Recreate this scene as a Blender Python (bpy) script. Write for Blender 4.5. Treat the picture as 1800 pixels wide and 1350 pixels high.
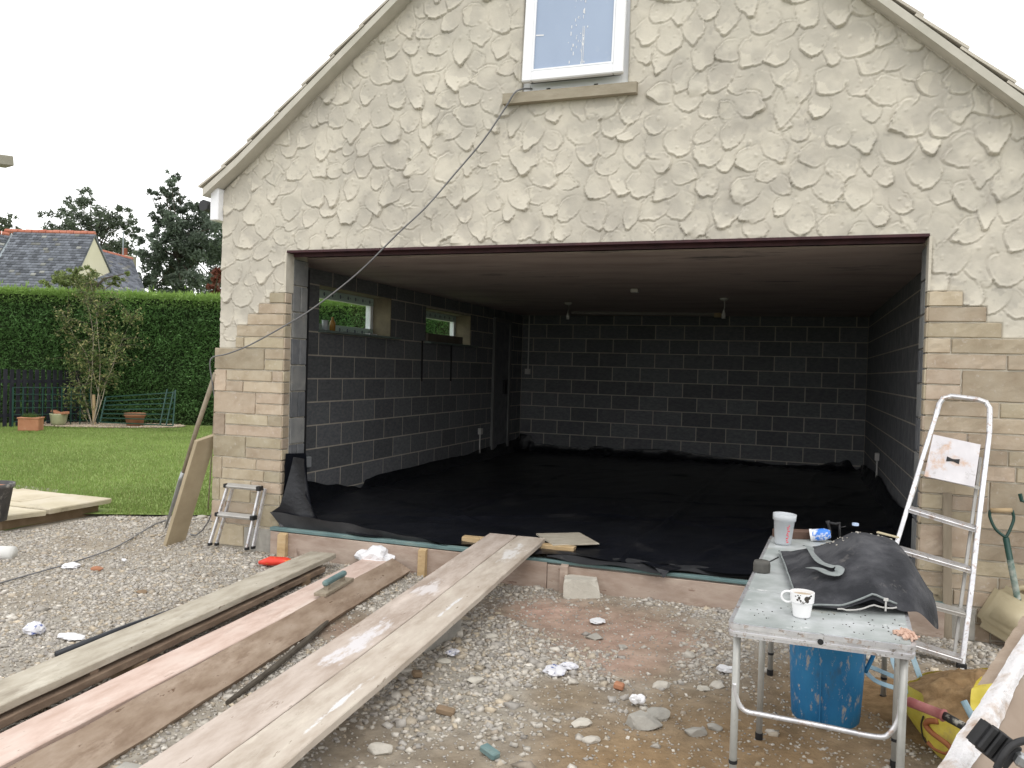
import bpy, bmesh, math, random
import numpy as np
from mathutils import Vector, Matrix, Quaternion

for o in list(bpy.data.objects): bpy.data.objects.remove(o)
SC = bpy.context.scene
COL = SC.collection
rad = math.radians
random.seed(11)
RNG = np.random.default_rng(11)

# ------------------------------------------------------------------ camera, light, exposure
CAM = Vector((4.054, -5.708, 1.38)); YAW, PITCH, ROLL, FPX = 19.604, -1.048, 1.633, 1419.4
_y, _p, _r = rad(YAW), rad(PITCH), rad(ROLL)
FW = Vector((-math.sin(_y) * math.cos(_p), math.cos(_y) * math.cos(_p), math.sin(_p)))
_rt = Vector((math.cos(_y), math.sin(_y), 0)); _up = _rt.cross(FW)
RT = _rt * math.cos(_r) + _up * math.sin(_r)
UP = _up * math.cos(_r) - _rt * math.sin(_r)
cam_data = bpy.data.cameras.new('camera'); cam = bpy.data.objects.new('camera', cam_data); COL.objects.link(cam)
M3 = Matrix((RT, UP, -FW)).transposed()
cam.matrix_world = Matrix.Translation(CAM) @ M3.to_4x4()
cam_data.sensor_width = 36; cam_data.lens = FPX / 1800 * 36
cam_data.clip_start = 0.05; cam_data.clip_end = 2000
SC.camera = cam

world = bpy.data.worlds.new('World'); SC.world = world; world.use_nodes = True
wn, wl = world.node_tree.nodes, world.node_tree.links
wn.clear()
sky = wn.new('ShaderNodeTexSky'); sky.sky_type = 'NISHITA'; sky.sun_disc = False
SUN_EL, SUN_AZ = 52, 150                       # azimuth clockwise from +Y: the light comes over the camera's right shoulder
sky.sun_elevation = rad(SUN_EL); sky.sun_rotation = rad(SUN_AZ)
cloud = wn.new('ShaderNodeMixRGB'); cloud.inputs[0].default_value = 0.88
cloud.inputs[2].default_value = (16.5, 16.4, 16.2, 1)         # overcast: an even white cloud layer over the blue
bg = wn.new('ShaderNodeBackground'); bg.inputs[1].default_value = 0.10
wo = wn.new('ShaderNodeOutputWorld')
wl.new(sky.outputs[0], cloud.inputs[1]); wl.new(cloud.outputs[0], bg.inputs[0]); wl.new(bg.outputs[0], wo.inputs[0])
sl = bpy.data.lights.new('sun', 'SUN'); sl.energy = 0.6; sl.angle = rad(28); sl.color = (1, .96, .9)
sun = bpy.data.objects.new('sun', sl); COL.objects.link(sun)
sd = Vector((math.sin(rad(SUN_AZ)) * math.cos(rad(SUN_EL)), math.cos(rad(SUN_AZ)) * math.cos(rad(SUN_EL)), math.sin(rad(SUN_EL))))
sun.rotation_euler = sd.to_track_quat('Z', 'Y').to_euler(); sun.location = (6, -8, 12)
SC.view_settings.view_transform = 'Standard'; SC.view_settings.look = 'None'
SC.view_settings.exposure = 0.26; SC.view_settings.gamma = 1; SC.view_settings.use_curve_mapping = False
SC.render.engine = 'CYCLES'
SC.cycles.use_denoising = True; SC.cycles.max_bounces = 8; SC.cycles.diffuse_bounces = 5
SC.cycles.transparent_max_bounces = 12; SC.cycles.sample_clamp_indirect = 6

# ------------------------------------------------------------------ from a spot in the photograph to a point on a known plane
def ray(u, v): return FW + RT * ((u - 900) / FPX) - UP * ((v - 675) / FPX)
def GZ(u, v, z=-.24): d = ray(u, v); return CAM + d * ((z - CAM.z) / d.z)
def GY(u, v, y=0.): d = ray(u, v); return CAM + d * ((y - CAM.y) / d.y)
def GX(u, v, x): d = ray(u, v); return CAM + d * ((x - CAM.x) / d.x)
def GD(u, v, t): return CAM + ray(u, v) * t
def GP(u, v, p0, n): d = ray(u, v); return CAM + d * ((p0 - CAM).dot(n) / d.dot(n))
def proj_np(P):
    d = P - np.array(CAM); z = d @ np.array(FW)
    zz = np.where(z > .05, z, .05)
    return 900 + FPX * (d @ np.array(RT)) / zz, 675 - FPX * (d @ np.array(UP)) / zz, z

# ------------------------------------------------------------------ materials
def mat(name, cols, scale=4., rough=.85, bump=0., bscale=40., metal=0., spec=.3, rnd=0., stretch=(1, 1, 1),
        detail=6., attr=None, splash=None, bdist=.01, trans=0., pos=(.3, .7), coat=0., fine=None):
    m = bpy.data.materials.new(name); m.use_nodes = True
    n, l = m.node_tree.nodes, m.node_tree.links; n.clear()
    out = n.new('ShaderNodeOutputMaterial'); b = n.new('ShaderNodeBsdfPrincipled'); l.new(b.outputs[0], out.inputs[0])
    b.inputs['Roughness'].default_value = rough; b.inputs['Metallic'].default_value = metal
    b.inputs['Specular IOR Level'].default_value = spec
    if coat: b.inputs['Coat Weight'].default_value = coat
    if trans: b.inputs['Transmission Weight'].default_value = trans
    tc = n.new('ShaderNodeTexCoord'); mp = n.new('ShaderNodeMapping'); mp.inputs['Scale'].default_value = stretch
    oi = n.new('ShaderNodeObjectInfo')
    l.new(tc.outputs['Object'], mp.inputs[0])
    off = n.new('ShaderNodeVectorMath'); off.operation = 'SCALE'; off.inputs['Scale'].default_value = 37.
    cmb = n.new('ShaderNodeCombineXYZ'); l.new(oi.outputs['Random'], cmb.inputs[0]); l.new(oi.outputs['Random'], cmb.inputs[2])
    l.new(cmb.outputs[0], off.inputs[0]); add = n.new('ShaderNodeVectorMath'); l.new(mp.outputs[0], add.inputs[0]); l.new(off.outputs[0], add.inputs[1])
    V = add.outputs[0]
    def noise(s, d=detail, r=.6):
        t = n.new('ShaderNodeTexNoise'); t.inputs['Scale'].default_value = s; t.inputs['Detail'].default_value = d
        t.inputs['Roughness'].default_value = r; l.new(V, t.inputs['Vector']); return t.outputs['Fac']
    if attr:
        a = n.new('ShaderNodeAttribute'); a.attribute_name = attr; c = a.outputs['Color']
        if len(cols) > 1:
            mx = n.new('ShaderNodeMixRGB'); mx.blend_type = 'MULTIPLY'; mx.inputs[0].default_value = 1
            cr = n.new('ShaderNodeValToRGB'); cr.color_ramp.elements[0].color = (*cols[0], 1); cr.color_ramp.elements[1].color = (*cols[1], 1)
            cr.color_ramp.elements[0].position, cr.color_ramp.elements[1].position = pos
            l.new(noise(scale), cr.inputs[0]); l.new(c, mx.inputs[1]); l.new(cr.outputs[0], mx.inputs[2]); c = mx.outputs[0]
    else:
        cr = n.new('ShaderNodeValToRGB'); e = cr.color_ramp.elements
        e[0].position, e[1].position = pos; e[0].color = (*cols[0], 1); e[1].color = (*cols[-1], 1)
        if len(cols) == 3: x = e.new((pos[0] + pos[1]) / 2); x.color = (*cols[1], 1)
        l.new(noise(scale), cr.inputs[0]); c = cr.outputs[0]
    if fine:                                        # (colour, scale, lo, hi): specks or flecks with a shape of their own
        for (fc, fs, lo, hi) in fine:
            r2 = n.new('ShaderNodeMapRange'); r2.inputs['From Min'].default_value = lo; r2.inputs['From Max'].default_value = hi
            l.new(noise(fs, 8, .7), r2.inputs['Value']); mx = n.new('ShaderNodeMixRGB'); mx.inputs[2].default_value = (*fc, 1)
            l.new(r2.outputs[0], mx.inputs[0]); l.new(c, mx.inputs[1]); c = mx.outputs[0]
    if rnd:
        hs = n.new('ShaderNodeHueSaturation'); mr = n.new('ShaderNodeMapRange')
        mr.inputs['To Min'].default_value = 1 - rnd; mr.inputs['To Max'].default_value = 1 + rnd
        l.new(oi.outputs['Random'], mr.inputs['Value']); l.new(mr.outputs[0], hs.inputs['Value']); l.new(c, hs.inputs['Color'])
        m2 = n.new('ShaderNodeMath'); m2.operation = 'MULTIPLY'; m2.inputs[1].default_value = 7.3; l.new(oi.outputs['Random'], m2.inputs[0])
        m3 = n.new('ShaderNodeMath'); m3.operation = 'FRACT'; l.new(m2.outputs[0], m3.inputs[0])
        m4 = n.new('ShaderNodeMapRange'); m4.inputs['To Min'].default_value = .5 - rnd * .09; m4.inputs['To Max'].default_value = .5 + rnd * .06
        l.new(m3.outputs[0], m4.inputs['Value']); l.new(m4.outputs[0], hs.inputs['Hue']); c = hs.outputs[0]
    if splash:                                       # (colour, noise scale, threshold, local box centre, radius)
        for (scol, ss, th, cen, rr) in splash:
            sub = n.new('ShaderNodeVectorMath'); sub.operation = 'SUBTRACT'; sub.inputs[1].default_value = cen; l.new(tc.outputs['Object'], sub.inputs[0])
            dv = n.new('ShaderNodeVectorMath'); dv.operation = 'DIVIDE'; dv.inputs[1].default_value = rr; l.new(sub.outputs[0], dv.inputs[0])
            ln = n.new('ShaderNodeVectorMath'); ln.operation = 'LENGTH'; l.new(dv.outputs[0], ln.inputs[0])
            tn = n.new('ShaderNodeTexNoise'); tn.inputs['Scale'].default_value = ss; tn.inputs['Detail'].default_value = 8; tn.inputs['Roughness'].default_value = .7
            l.new(mp.outputs[0], tn.inputs['Vector'])
            s1 = n.new('ShaderNodeMath'); s1.operation = 'SUBTRACT'; l.new(tn.outputs['Fac'], s1.inputs[0])
            s2 = n.new('ShaderNodeMath'); s2.operation = 'MULTIPLY'; s2.inputs[1].default_value = .35; l.new(ln.outputs['Value'], s2.inputs[0]); l.new(s2.outputs[0], s1.inputs[1])
            r3 = n.new('ShaderNodeMapRange'); r3.inputs['From Min'].default_value = th; r3.inputs['From Max'].default_value = th + .12; l.new(s1.outputs[0], r3.inputs['Value'])
            mx = n.new('ShaderNodeMixRGB'); mx.inputs[2].default_value = (*scol, 1); l.new(r3.outputs[0], mx.inputs[0]); l.new(c, mx.inputs[1]); c = mx.outputs[0]
    l.new(c, b.inputs['Base Color'])
    if bump:
        bp = n.new('ShaderNodeBump'); bp.inputs['Strength'].default_value = bump; bp.inputs['Distance'].default_value = bdist
        l.new(noise(bscale, 8, .65), bp.inputs['Height']); l.new(bp.outputs[0], b.inputs['Normal'])
    return m
def glass(name, tint=(1, 1, 1), refl=.12, rough=.02):
    m = bpy.data.materials.new(name); m.use_nodes = True; n, l = m.node_tree.nodes, m.node_tree.links; n.clear()
    out = n.new('ShaderNodeOutputMaterial'); mx = n.new('ShaderNodeMixShader'); t = n.new('ShaderNodeBsdfTransparent'); g = n.new('ShaderNodeBsdfGlossy')
    t.inputs[0].default_value = (*tint, 1); g.inputs['Roughness'].default_value = rough; mx.inputs[0].default_value = refl
    l.new(t.outputs[0], mx.inputs[1]); l.new(g.outputs[0], mx.inputs[2]); l.new(mx.outputs[0], out.inputs[0]); return m
def leafmat(name, cols, scale=2., attr=None):
    m = mat(name, cols, scale=scale, rough=.55, spec=.25, attr=attr)
    n, l = m.node_tree.nodes, m.node_tree.links
    b = [x for x in n if x.type == 'BSDF_PRINCIPLED'][0]; out = [x for x in n if x.type == 'OUTPUT_MATERIAL'][0]
    tr = n.new('ShaderNodeBsdfTranslucent'); mx = n.new('ShaderNodeMixShader'); mx.inputs[0].default_value = .3
    l.new(b.inputs['Base Color'].links[0].from_socket, tr.inputs[0])
    l.new(b.outputs[0], mx.inputs[1]); l.new(tr.outputs[0], mx.inputs[2]); l.new(mx.outputs[0], out.inputs[0]); return m

m_render = mat('sand_cement_render', [(.86, .86, .86), (1.02, 1.01, 1.0)], scale=3, rough=.92, bump=.35, bscale=55, bdist=.004, attr='tone', detail=9, pos=(.35, .62))
m_stone = mat('split_sandstone', [(.34, .275, .195), (.405, .34, .25), (.45, .39, .30)], scale=6, rough=.95, bump=.55, bscale=28, bdist=.006, rnd=.2, detail=9,
              fine=[((.30, .22, .15), 9, .64, .78), ((.5, .44, .37), 30, .58, .7)])
m_mortar = mat('mortar', [(.50, .46, .385), (.60, .56, .48)], scale=12, rough=.95, bump=.4, bscale=60)
m_joint = mat('block_joint_mortar', [(.39, .355, .30), (.49, .45, .385)], scale=7, rough=.95, bump=.4, bscale=60)
m_block = mat('dense_concrete_block', [(.10, .106, .118), (.135, .14, .15), (.175, .176, .182)], scale=9, rough=.95, bump=.5, bscale=90, bdist=.004, rnd=.17, detail=10,
              fine=[((.27, .25, .22), 5, .66, .78), ((.19, .19, .19), 60, .62, .75)])
m_blockl = mat('pale_reveal_block', [(.17, .175, .18), (.26, .26, .25)], scale=9, rough=.95, bump=.5, bscale=80, rnd=.1, detail=10, fine=[((.32, .3, .26), 6, .58, .7)])
m_ceil = mat('stained_ceiling_board', [(.30, .245, .225), (.40, .335, .31), (.47, .40, .37)], scale=1.6, rough=.8, stretch=(.6, 2.2, 1), detail=9, fine=[((.09, .085, .09), 1.6, .58, .70)])
m_red = mat('red_oxide_lintel', [(.035, .014, .018), (.065, .024, .028)], scale=8, rough=.6)
m_conc = mat('concrete', [(.27, .26, .235), (.4, .38, .34)], scale=8, rough=.95, bump=.5, bscale=50)
m_dpm = mat('black_polythene', [(.004, .005, .008), (.010, .011, .016)], scale=3, rough=.33, spec=.45, bump=.35, bscale=6, bdist=.03,
            fine=[((.05, .05, .052), 20, .66, .76), ((.028, .028, .03), 2.2, .56, .7)])
m_dpm3 = mat('creased_black_polythene', [(.005, .006, .009), (.010, .011, .014)], scale=3, rough=.24, spec=.5, bump=.8, bscale=5, bdist=.05)
m_dpm2 = mat('dusty_black_polythene', [(.022, .023, .026), (.042, .043, .046)], scale=6, rough=.5, spec=.4, bump=.3, bscale=9, bdist=.02, fine=[((.15, .14, .13), 14, .62, .8)])
m_sill = mat('sawn_sandstone_sill', [(.27, .235, .175), (.36, .32, .25)], scale=7, rough=.9, bump=.25, bscale=70, stretch=(1, 3, 3))
m_upvc = mat('white_upvc', [(.78, .79, .82), (.84, .85, .87)], scale=2, rough=.3, spec=.5)
m_pane = mat('painted_sky_pane', [(.27, .34, .47), (.31, .385, .52)], scale=1.6, rough=.08, spec=.7, stretch=(1, 1, .6), fine=[((.36, .42, .52), 5, .60, .8)])  # reflected sky is painted into the pane as a blue base colour
m_tile = mat('roof_tile', [(.46, .425, .365), (.54, .50, .435)], scale=9, rough=.9, bump=.4, bscale=50, rnd=.1)
m_ucloak = mat('verge_undercloak', [(.46, .44, .38), (.55, .52, .46)], scale=6, rough=.9, bump=.2)
m_gutter = mat('dark_gutter', [(.03, .03, .035), (.05, .05, .055)], rough=.45)
m_tape = mat('printed_protective_tape', [(.46, .58, .53), (.54, .66, .61)], scale=3, rough=.35)
m_ink = mat('blue_ink', [(.02, .03, .09), (.03, .04, .12)], rough=.5)
m_ply = mat('timber_sheet', [(.36, .26, .15), (.47, .36, .22)], scale=5, rough=.8, stretch=(1, 1, .2), fine=[((.3, .2, .1), 8, .62, .7)])
m_chip = mat('board_face', [(.33, .27, .18), (.42, .35, .24)], scale=6, rough=.85, bump=.15)
def plankmat(name, cols, splash=None, grain=1., dark=(.13, .085, .055)):
    return mat(name, cols, scale=4, rough=.9, bump=.35, bscale=30, bdist=.004, stretch=(1.1, 3.6, 3.6), detail=14, splash=splash,
               fine=[(tuple(.2 * a + .8 * b for a, b in zip(dark, cols[0])), 1.3, .54, .70), (tuple(min(1, c * 1.10) for c in cols[2]), 2.1, .56, .70), (tuple(.6 * a + .4 * b for a, b in zip(dark, cols[0])), 8, .63, .68), (dark, 20, .68, .72)])
m_pk_grey = plankmat('weathered_scaffold_board', [(.30, .265, .21), (.41, .37, .30), (.49, .455, .385)])
m_pk_dark = plankmat('old_brown_board', [(.15, .105, .075), (.22, .16, .115), (.28, .21, .155)])
m_pk_pink = plankmat('plaster_dusted_board', [(.49, .36, .30), (.58, .45, .39), (.62, .52, .46)], dark=(.25, .17, .13))
m_pk_brown = plankmat('knotty_brown_board', [(.22, .155, .11), (.31, .235, .175), (.39, .31, .245)], dark=(.10, .05, .025))
m_pk_a = plankmat('ramp_board_dusty', [(.37, .30, .25), (.46, .39, .34), (.53, .46, .41)],
                  splash=[((.60, .575, .585), 7, .25, (2.45, .03, .02), (.46, .085, .3)), ((.6, .56, .55), 5, .28, (1.5, 0, .02), (.3, .1, .3))])
m_pk_b = plankmat('ramp_board_streaked', [(.38, .32, .26), (.47, .41, .35), (.54, .49, .42)],
                  splash=[((.62, .61, .61), 9, .33, (1.75, .02, .02), (.50, .022, .3)), ((.64, .63, .63), 9, .31, (3.1, .05, .02), (.5, .026, .3)), ((.62, .6, .58), 5, .3, (.5, 0, .02), (.4, .1, .3))])
m_shutter = plankmat('shuttering_board', [(.29, .215, .17), (.37, .29, .24), (.44, .36, .30)], dark=(.2, .12, .09))
m_batten = plankmat('green_treated_batten', [(.09, .15, .155), (.14, .215, .215), (.20, .26, .24)], dark=(.12, .10, .07))
m_peg = plankmat('timber_peg', [(.36, .25, .13), (.47, .34, .19), (.52, .4, .25)], dark=(.2, .12, .05))
m_alu = mat('scuffed_aluminium', [(.50, .50, .53), (.76, .76, .78)], scale=14, rough=.38, metal=.7, detail=10, fine=[((.46, .38, .34), 26, .55, .62), ((.26, .23, .21), 44, .60, .66), ((.8, .78, .77), 60, .62, .66)])
m_aludull = mat('dull_aluminium', [(.40, .39, .37), (.52, .51, .49)], scale=12, rough=.5, metal=.6, fine=[((.3, .26, .22), 20, .62, .7)])
m_black = mat('black_plastic', [(.012, .012, .013), (.025, .025, .027)], rough=.5, scale=20)
m_plate = mat('plaster_stained_plate', [(.50, .48, .50), (.62, .60, .62)], scale=9, rough=.5, metal=.3, detail=9, fine=[((.5, .36, .28), 7, .52, .62), ((.36, .34, .33), 16, .6, .7)])
m_ttop = mat('stained_table_top', [(.23, .255, .25), (.34, .365, .36), (.50, .52, .53)], scale=5, rough=.45, spec=.4, detail=10, fine=[((.7, .7, .7), 8, .62, .72), ((.36, .31, .22), 3.2, .60, .74), ((.18, .17, .15), 60, .68, .74)])
m_leg = mat('grey_tube', [(.36, .36, .34), (.45, .45, .43)], scale=14, rough=.45, metal=.3, fine=[((.28, .24, .2), 25, .64, .72)])
m_canvas = mat('charcoal_canvas', [(.018, .019, .023), (.038, .039, .045), (.068, .069, .076)], scale=6, rough=.85, bump=.7, bscale=16, bdist=.012, detail=11, pos=(.36, .62), fine=[((.15, .14, .135), 9, .60, .76), ((.5, .48, .45), 60, .70, .73)])
m_webbing = mat('grey_webbing', [(.17, .19, .19), (.25, .27, .27)], scale=30, rough=.9, bump=.3, bscale=300, bdist=.001)
m_white = mat('white_china', [(.76, .76, .77), (.82, .82, .83)], rough=.25, spec=.5)
m_tea = mat('milky_tea', [(.34, .26, .16), (.36, .28, .18)], rough=.2)
m_blue = mat('blue_tub_plastic', [(.012, .12, .28), (.03, .19, .38)], scale=7, rough=.55, stretch=(1, 1, .45), detail=10, fine=[((.30, .29, .28), 24, .56, .64), ((.42, .38, .32), 50, .62, .68), ((.05, .09, .14), 9, .6, .72)])
m_beaker = mat('frosted_plastic', [(.52, .55, .58), (.62, .65, .68)], rough=.4, trans=.25, scale=9)
m_redink = mat('red_print', [(.7, .05, .09), (.8, .08, .12)], rough=.5)
m_sand = mat('building_sand', [(.15, .09, .04), (.25, .16, .08), (.34, .23, .12)], scale=14, rough=.97, bump=.8, bscale=70, bdist=.01, detail=10)
m_yellow = mat('yellow_woven_bag', [(.50, .40, .05), (.62, .52, .10)], scale=7, rough=.55, bump=.35, bscale=14, bdist=.02, detail=8, fine=[((.34, .26, .12), 6, .56, .7)])
m_brownprint = mat('brown_print', [(.25, .09, .03), (.32, .12, .05)], rough=.6)
m_blackprint = mat('black_print', [(.03, .03, .03), (.06, .05, .04)], rough=.6)
m_jerry = mat('beige_plastic', [(.40, .34, .22), (.50, .44, .30)], scale=6, rough=.5, spec=.4, detail=8, fine=[((.28, .22, .14), 8, .6, .75)])
m_green = mat('green_enamel', [(.006, .038, .030), (.012, .058, .044)], scale=9, rough=.35, spec=.5, fine=[((.25, .26, .22), 30, .64, .72)])
m_oldwood = mat('grey_old_wood', [(.24, .20, .15), (.34, .29, .22)], scale=8, rough=.9, stretch=(3, 3, .5), bump=.3)
m_plaster = mat('white_plaster_crust', [(.56, .47, .41), (.78, .76, .77)], scale=11, rough=.9, bump=1., bscale=22, bdist=.03, detail=10, pos=(.36, .5), fine=[((.45, .30, .22), 9, .60, .68), ((.07, .06, .07), 30, .66, .70)])
m_pinkgrip = mat('dusty_red_rubber', [(.30, .09, .09), (.45, .20, .19)], scale=14, rough=.8, fine=[((.55, .42, .4), 22, .55, .7)])
m_cable = mat('grey_cable', [(.13, .13, .135), (.19, .19, .195)], rough=.5)
m_terra = mat('terracotta', [(.33, .145, .08), (.42, .205, .12)], scale=5, rough=.85, fine=[((.5, .35, .25), 9, .6, .75)])
m_glaze = mat('pale_green_glaze', [(.28, .29, .17), (.42, .42, .28)], scale=3, rough=.35, fine=[((.25, .16, .07), 4, .58, .7)])
m_fence = mat('dark_stained_timber', [(.010, .011, .016), (.022, .022, .03)], rough=.85, scale=8, rnd=.3)
m_bark = mat('bark', [(.06, .05, .04), (.11, .095, .075)], rough=.95, scale=9, bump=.5)
m_palebark = mat('pale_smooth_bark', [(.30, .25, .19), (.42, .37, .29)], rough=.85, scale=12)
m_hedge = leafmat('hedge_foliage', [(.8, .8, .8), (1.15, 1.15, 1.15)], scale=.8, attr='tone')
m_leaf = leafmat('tree_foliage', [(.85, .85, .85), (1.1, 1.1, 1.1)], scale=.5, attr='tone')
m_grass = leafmat('grass_blades', [(.85, .85, .85), (1.12, 1.12, 1.12)], scale=.35, attr='tone')
m_lawn = mat('lawn_turf', [(.14, .20, .05), (.19, .26, .07), (.23, .30, .095)], scale=.9, rough=.95, detail=10, bump=.5, bscale=60)
m_far = mat('far_field', [(.05, .08, .02), (.08, .11, .035)], scale=.05, rough=.95)
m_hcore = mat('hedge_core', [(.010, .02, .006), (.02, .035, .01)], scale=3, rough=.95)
m_soil = mat('yard_soil', [(.72, .70, .68), (1.12, 1.12, 1.12)], scale=9, rough=.97, bump=.9, bscale=45, bdist=.015, attr='tone', detail=11, pos=(.34, .64), fine=[((.40, .37, .32), 70, .64, .72), ((.12, .09, .06), 50, .67, .76)])
m_gravel = mat('gravel_stone', [(.82, .82, .82), (1.12, 1.12, 1.12)], scale=40, rough=.9, attr='tone', bump=.3, bscale=90, bdist=.004)
m_slab = mat('riven_paving', [(.42, .36, .26), (.52, .46, .34), (.58, .52, .42)], scale=2.2, rough=.9, bump=.5, bscale=10, bdist=.01, rnd=.07, detail=9, fine=[((.25, .21, .15), 3, .6, .75)])
m_brick = mat('brown_brick', [(.17, .12, .07), (.25, .18, .12)], scale=6, rough=.95, bump=.4)
m_slate = mat('roof_slate', [(.12, .13, .155), (.19, .20, .225), (.26, .27, .29)], scale=1.6, rough=.8, rnd=.25, detail=10, stretch=(1, 1, 1))
m_ridge = mat('red_ridge_tile', [(.36, .12, .08), (.48, .2, .14)], scale=3, rough=.85)
m_cream = mat('cream_wall', [(.62, .58, .44), (.70, .66, .52)], scale=.6, rough=.9)
m_lead = mat('lead_valley', [(.27, .31, .34), (.34, .38, .41)], scale=2, rough=.7)
m_paper = mat('white_plastic_film', [(.62, .62, .64), (.80, .80, .82)], scale=8, rough=.4, spec=.5, fine=[((.45, .46, .5), 14, .6, .7)])
m_print = mat('blue_printed_film', [(.6, .6, .64), (.72, .72, .76)], scale=8, rough=.45, fine=[((.06, .09, .28), 26, .55, .6)])
m_redbag = mat('red_plastic', [(.62, .035, .02), (.75, .07, .04)], scale=9, rough=.4, fine=[((.7, .4, .06), 22, .6, .66)])
m_pipe_b = mat('dark_pipe', [(.025, .028, .035), (.045, .048, .055)], rough=.45, scale=9)
m_pipe_w = mat('white_pipe', [(.68, .68, .66), (.74, .74, .72)], rough=.4, scale=4)
m_rock = mat('pale_rock', [(.40, .375, .325), (.53, .50, .44)], scale=7, rough=.95, bump=.7, bscale=25, rnd=.1)
m_fitting = mat('white_fitting', [(.45, .44, .42), (.52, .51, .49)], rough=.5)
m_metalbox = mat('galvanised_box', [(.42, .44, .46), (.52, .54, .56)], rough=.4, metal=.4, scale=8)
m_steel = mat('grey_steel', [(.30, .31, .32), (.42, .43, .44)], rough=.4, metal=.8, scale=12, fine=[((.4, .36, .32), 20, .58, .68)])
m_bluerope = mat('blue_bag_handle', [(.22, .34, .42), (.34, .46, .52)], rough=.6, scale=14)
m_bag_old = mat('bucket_dirty', [(.05, .05, .055), (.12, .115, .11)], scale=8, rough=.7, fine=[((.4, .38, .35), 9, .55, .7)])
m_whitesplat = mat('white_render_splash', [(.75, .75, .76), (.8, .8, .8)], rough=.9)
m_winglass = glass('window_glass', (.93, .97, .95), .10)

# ------------------------------------------------------------------ mesh helpers
class MB:
    def __init__(s): s.v = []; s.f = []
    def add(s, vs, fs):
        k = len(s.v); s.v += [tuple(p) for p in vs]; s.f += [tuple(i + k for i in f) for f in fs]; return s
    def box(s, c, d, rot=None, ch=0.):
        c = Vector(c); hx, hy, hz = d[0] / 2, d[1] / 2, d[2] / 2
        R = rot if rot is not None else Matrix.Identity(3)
        if ch <= 0:
            vs = [c + R @ Vector((x * hx, y * hy, z * hz)) for z in (-1, 1) for y in (-1, 1) for x in (-1, 1)]
            fs = [(0, 2, 3, 1), (4, 5, 7, 6), (0, 1, 5, 4), (2, 6, 7, 3), (0, 4, 6, 2), (1, 3, 7, 5)]
            return s.add(vs, fs)
        bm = bmesh.new(); bmesh.ops.create_cube(bm, size=1)
        for v in bm.verts: v.co = Vector((v.co.x * 2 * hx, v.co.y * 2 * hy, v.co.z * 2 * hz))
        bmesh.ops.bevel(bm, geom=bm.edges[:], offset=min(ch, .45 * min(d)), segments=1, affect='EDGES')
        bm.verts.ensure_lookup_table()
        s.add([c + R @ v.co for v in bm.verts], [[v.index for v in f.verts] for f in bm.faces]); bm.free(); return s
    def beam(s, a, b, w, h, up=(0, 0, 1), ch=0.):
        a, b = Vector(a), Vector(b); x = (b - a).normalized(); y = Vector(up).cross(x)
        if y.length < 1e-4: y = Vector((0, 1, 0)).cross(x)
        y.normalize(); z = x.cross(y); R = Matrix((x, y, z)).transposed()
        return s.box((a + b) / 2, ((b - a).length, w, h), R, ch)
    def tube(s, pts, r, n=8, caps=True, flat=1.):
        pts = [Vector(p) for p in pts]; rs = r if isinstance(r, (list, tuple)) else [r] * len(pts)
        t0 = (pts[1] - pts[0]).normalized(); ref = Vector((0, 0, 1)) if abs(t0.z) < .9 else Vector((1, 0, 0))
        nrm = (ref - t0 * ref.dot(t0)).normalized(); vs = []; fs = []
        for i, p in enumerate(pts):
            t = (pts[min(i + 1, len(pts) - 1)] - pts[max(i - 1, 0)]).normalized()
            nrm = (nrm - t * nrm.dot(t)); nrm = nrm.normalized() if nrm.length > 1e-6 else t.orthogonal().normalized()
            bn = t.cross(nrm)
            for k in range(n):
                a = 2 * math.pi * k / n; vs.append(p + nrm * (math.cos(a) * rs[i] * flat) + bn * (math.sin(a) * rs[i]))
        for i in range(len(pts) - 1):
            for k in range(n): fs.append((i * n + k, i * n + (k + 1) % n, (i + 1) * n + (k + 1) % n, (i + 1) * n + k))
        if caps: fs.append(tuple(range(n))[::-1]); fs.append(tuple(range((len(pts) - 1) * n, len(pts) * n)))
        return s.add(vs, fs)
    def lathe(s, prof, n=24, M=None, wob=0.):
        vs = []; fs = []; M = M or Matrix.Identity(4)
        for (r, z) in prof:
            for k in range(n):
                a = 2 * math.pi * k / n; q = r * (1 + wob * math.sin(3 * a + z * 9)); vs.append(M @ Vector((q * math.cos(a), q * math.sin(a), z)))
        for i in range(len(prof) - 1):
            for k in range(n): fs.append((i * n + k, i * n + (k + 1) % n, (i + 1) * n + (k + 1) % n, (i + 1) * n + k))
        fs.append(tuple(range(n))[::-1]); fs.append(tuple(range((len(prof) - 1) * n, len(prof) * n)))
        return s.add(vs, fs)
    def prism(s, poly, n, d):                        # polygon (3-D points), extruded by vector d
        a = [Vector(p) for p in poly]; b = [p + Vector(d) for p in a]; k = len(a)
        return s.add(a + b, [tuple(range(k))[::-1], tuple(range(k, 2 * k))] + [(i, (i + 1) % k, k + (i + 1) % k, k + i) for i in range(k)])
    def grid(s, fn, nu, nv, closed=False):
        vs = [fn(i / nu, j / nv) for j in range(nv + 1) for i in range(nu + 1)]
        fs = [(j * (nu + 1) + i, j * (nu + 1) + i + 1, (j + 1) * (nu + 1) + i + 1, (j + 1) * (nu + 1) + i) for j in range(nv) for i in range(nu)]
        return s.add(vs, fs)

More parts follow.
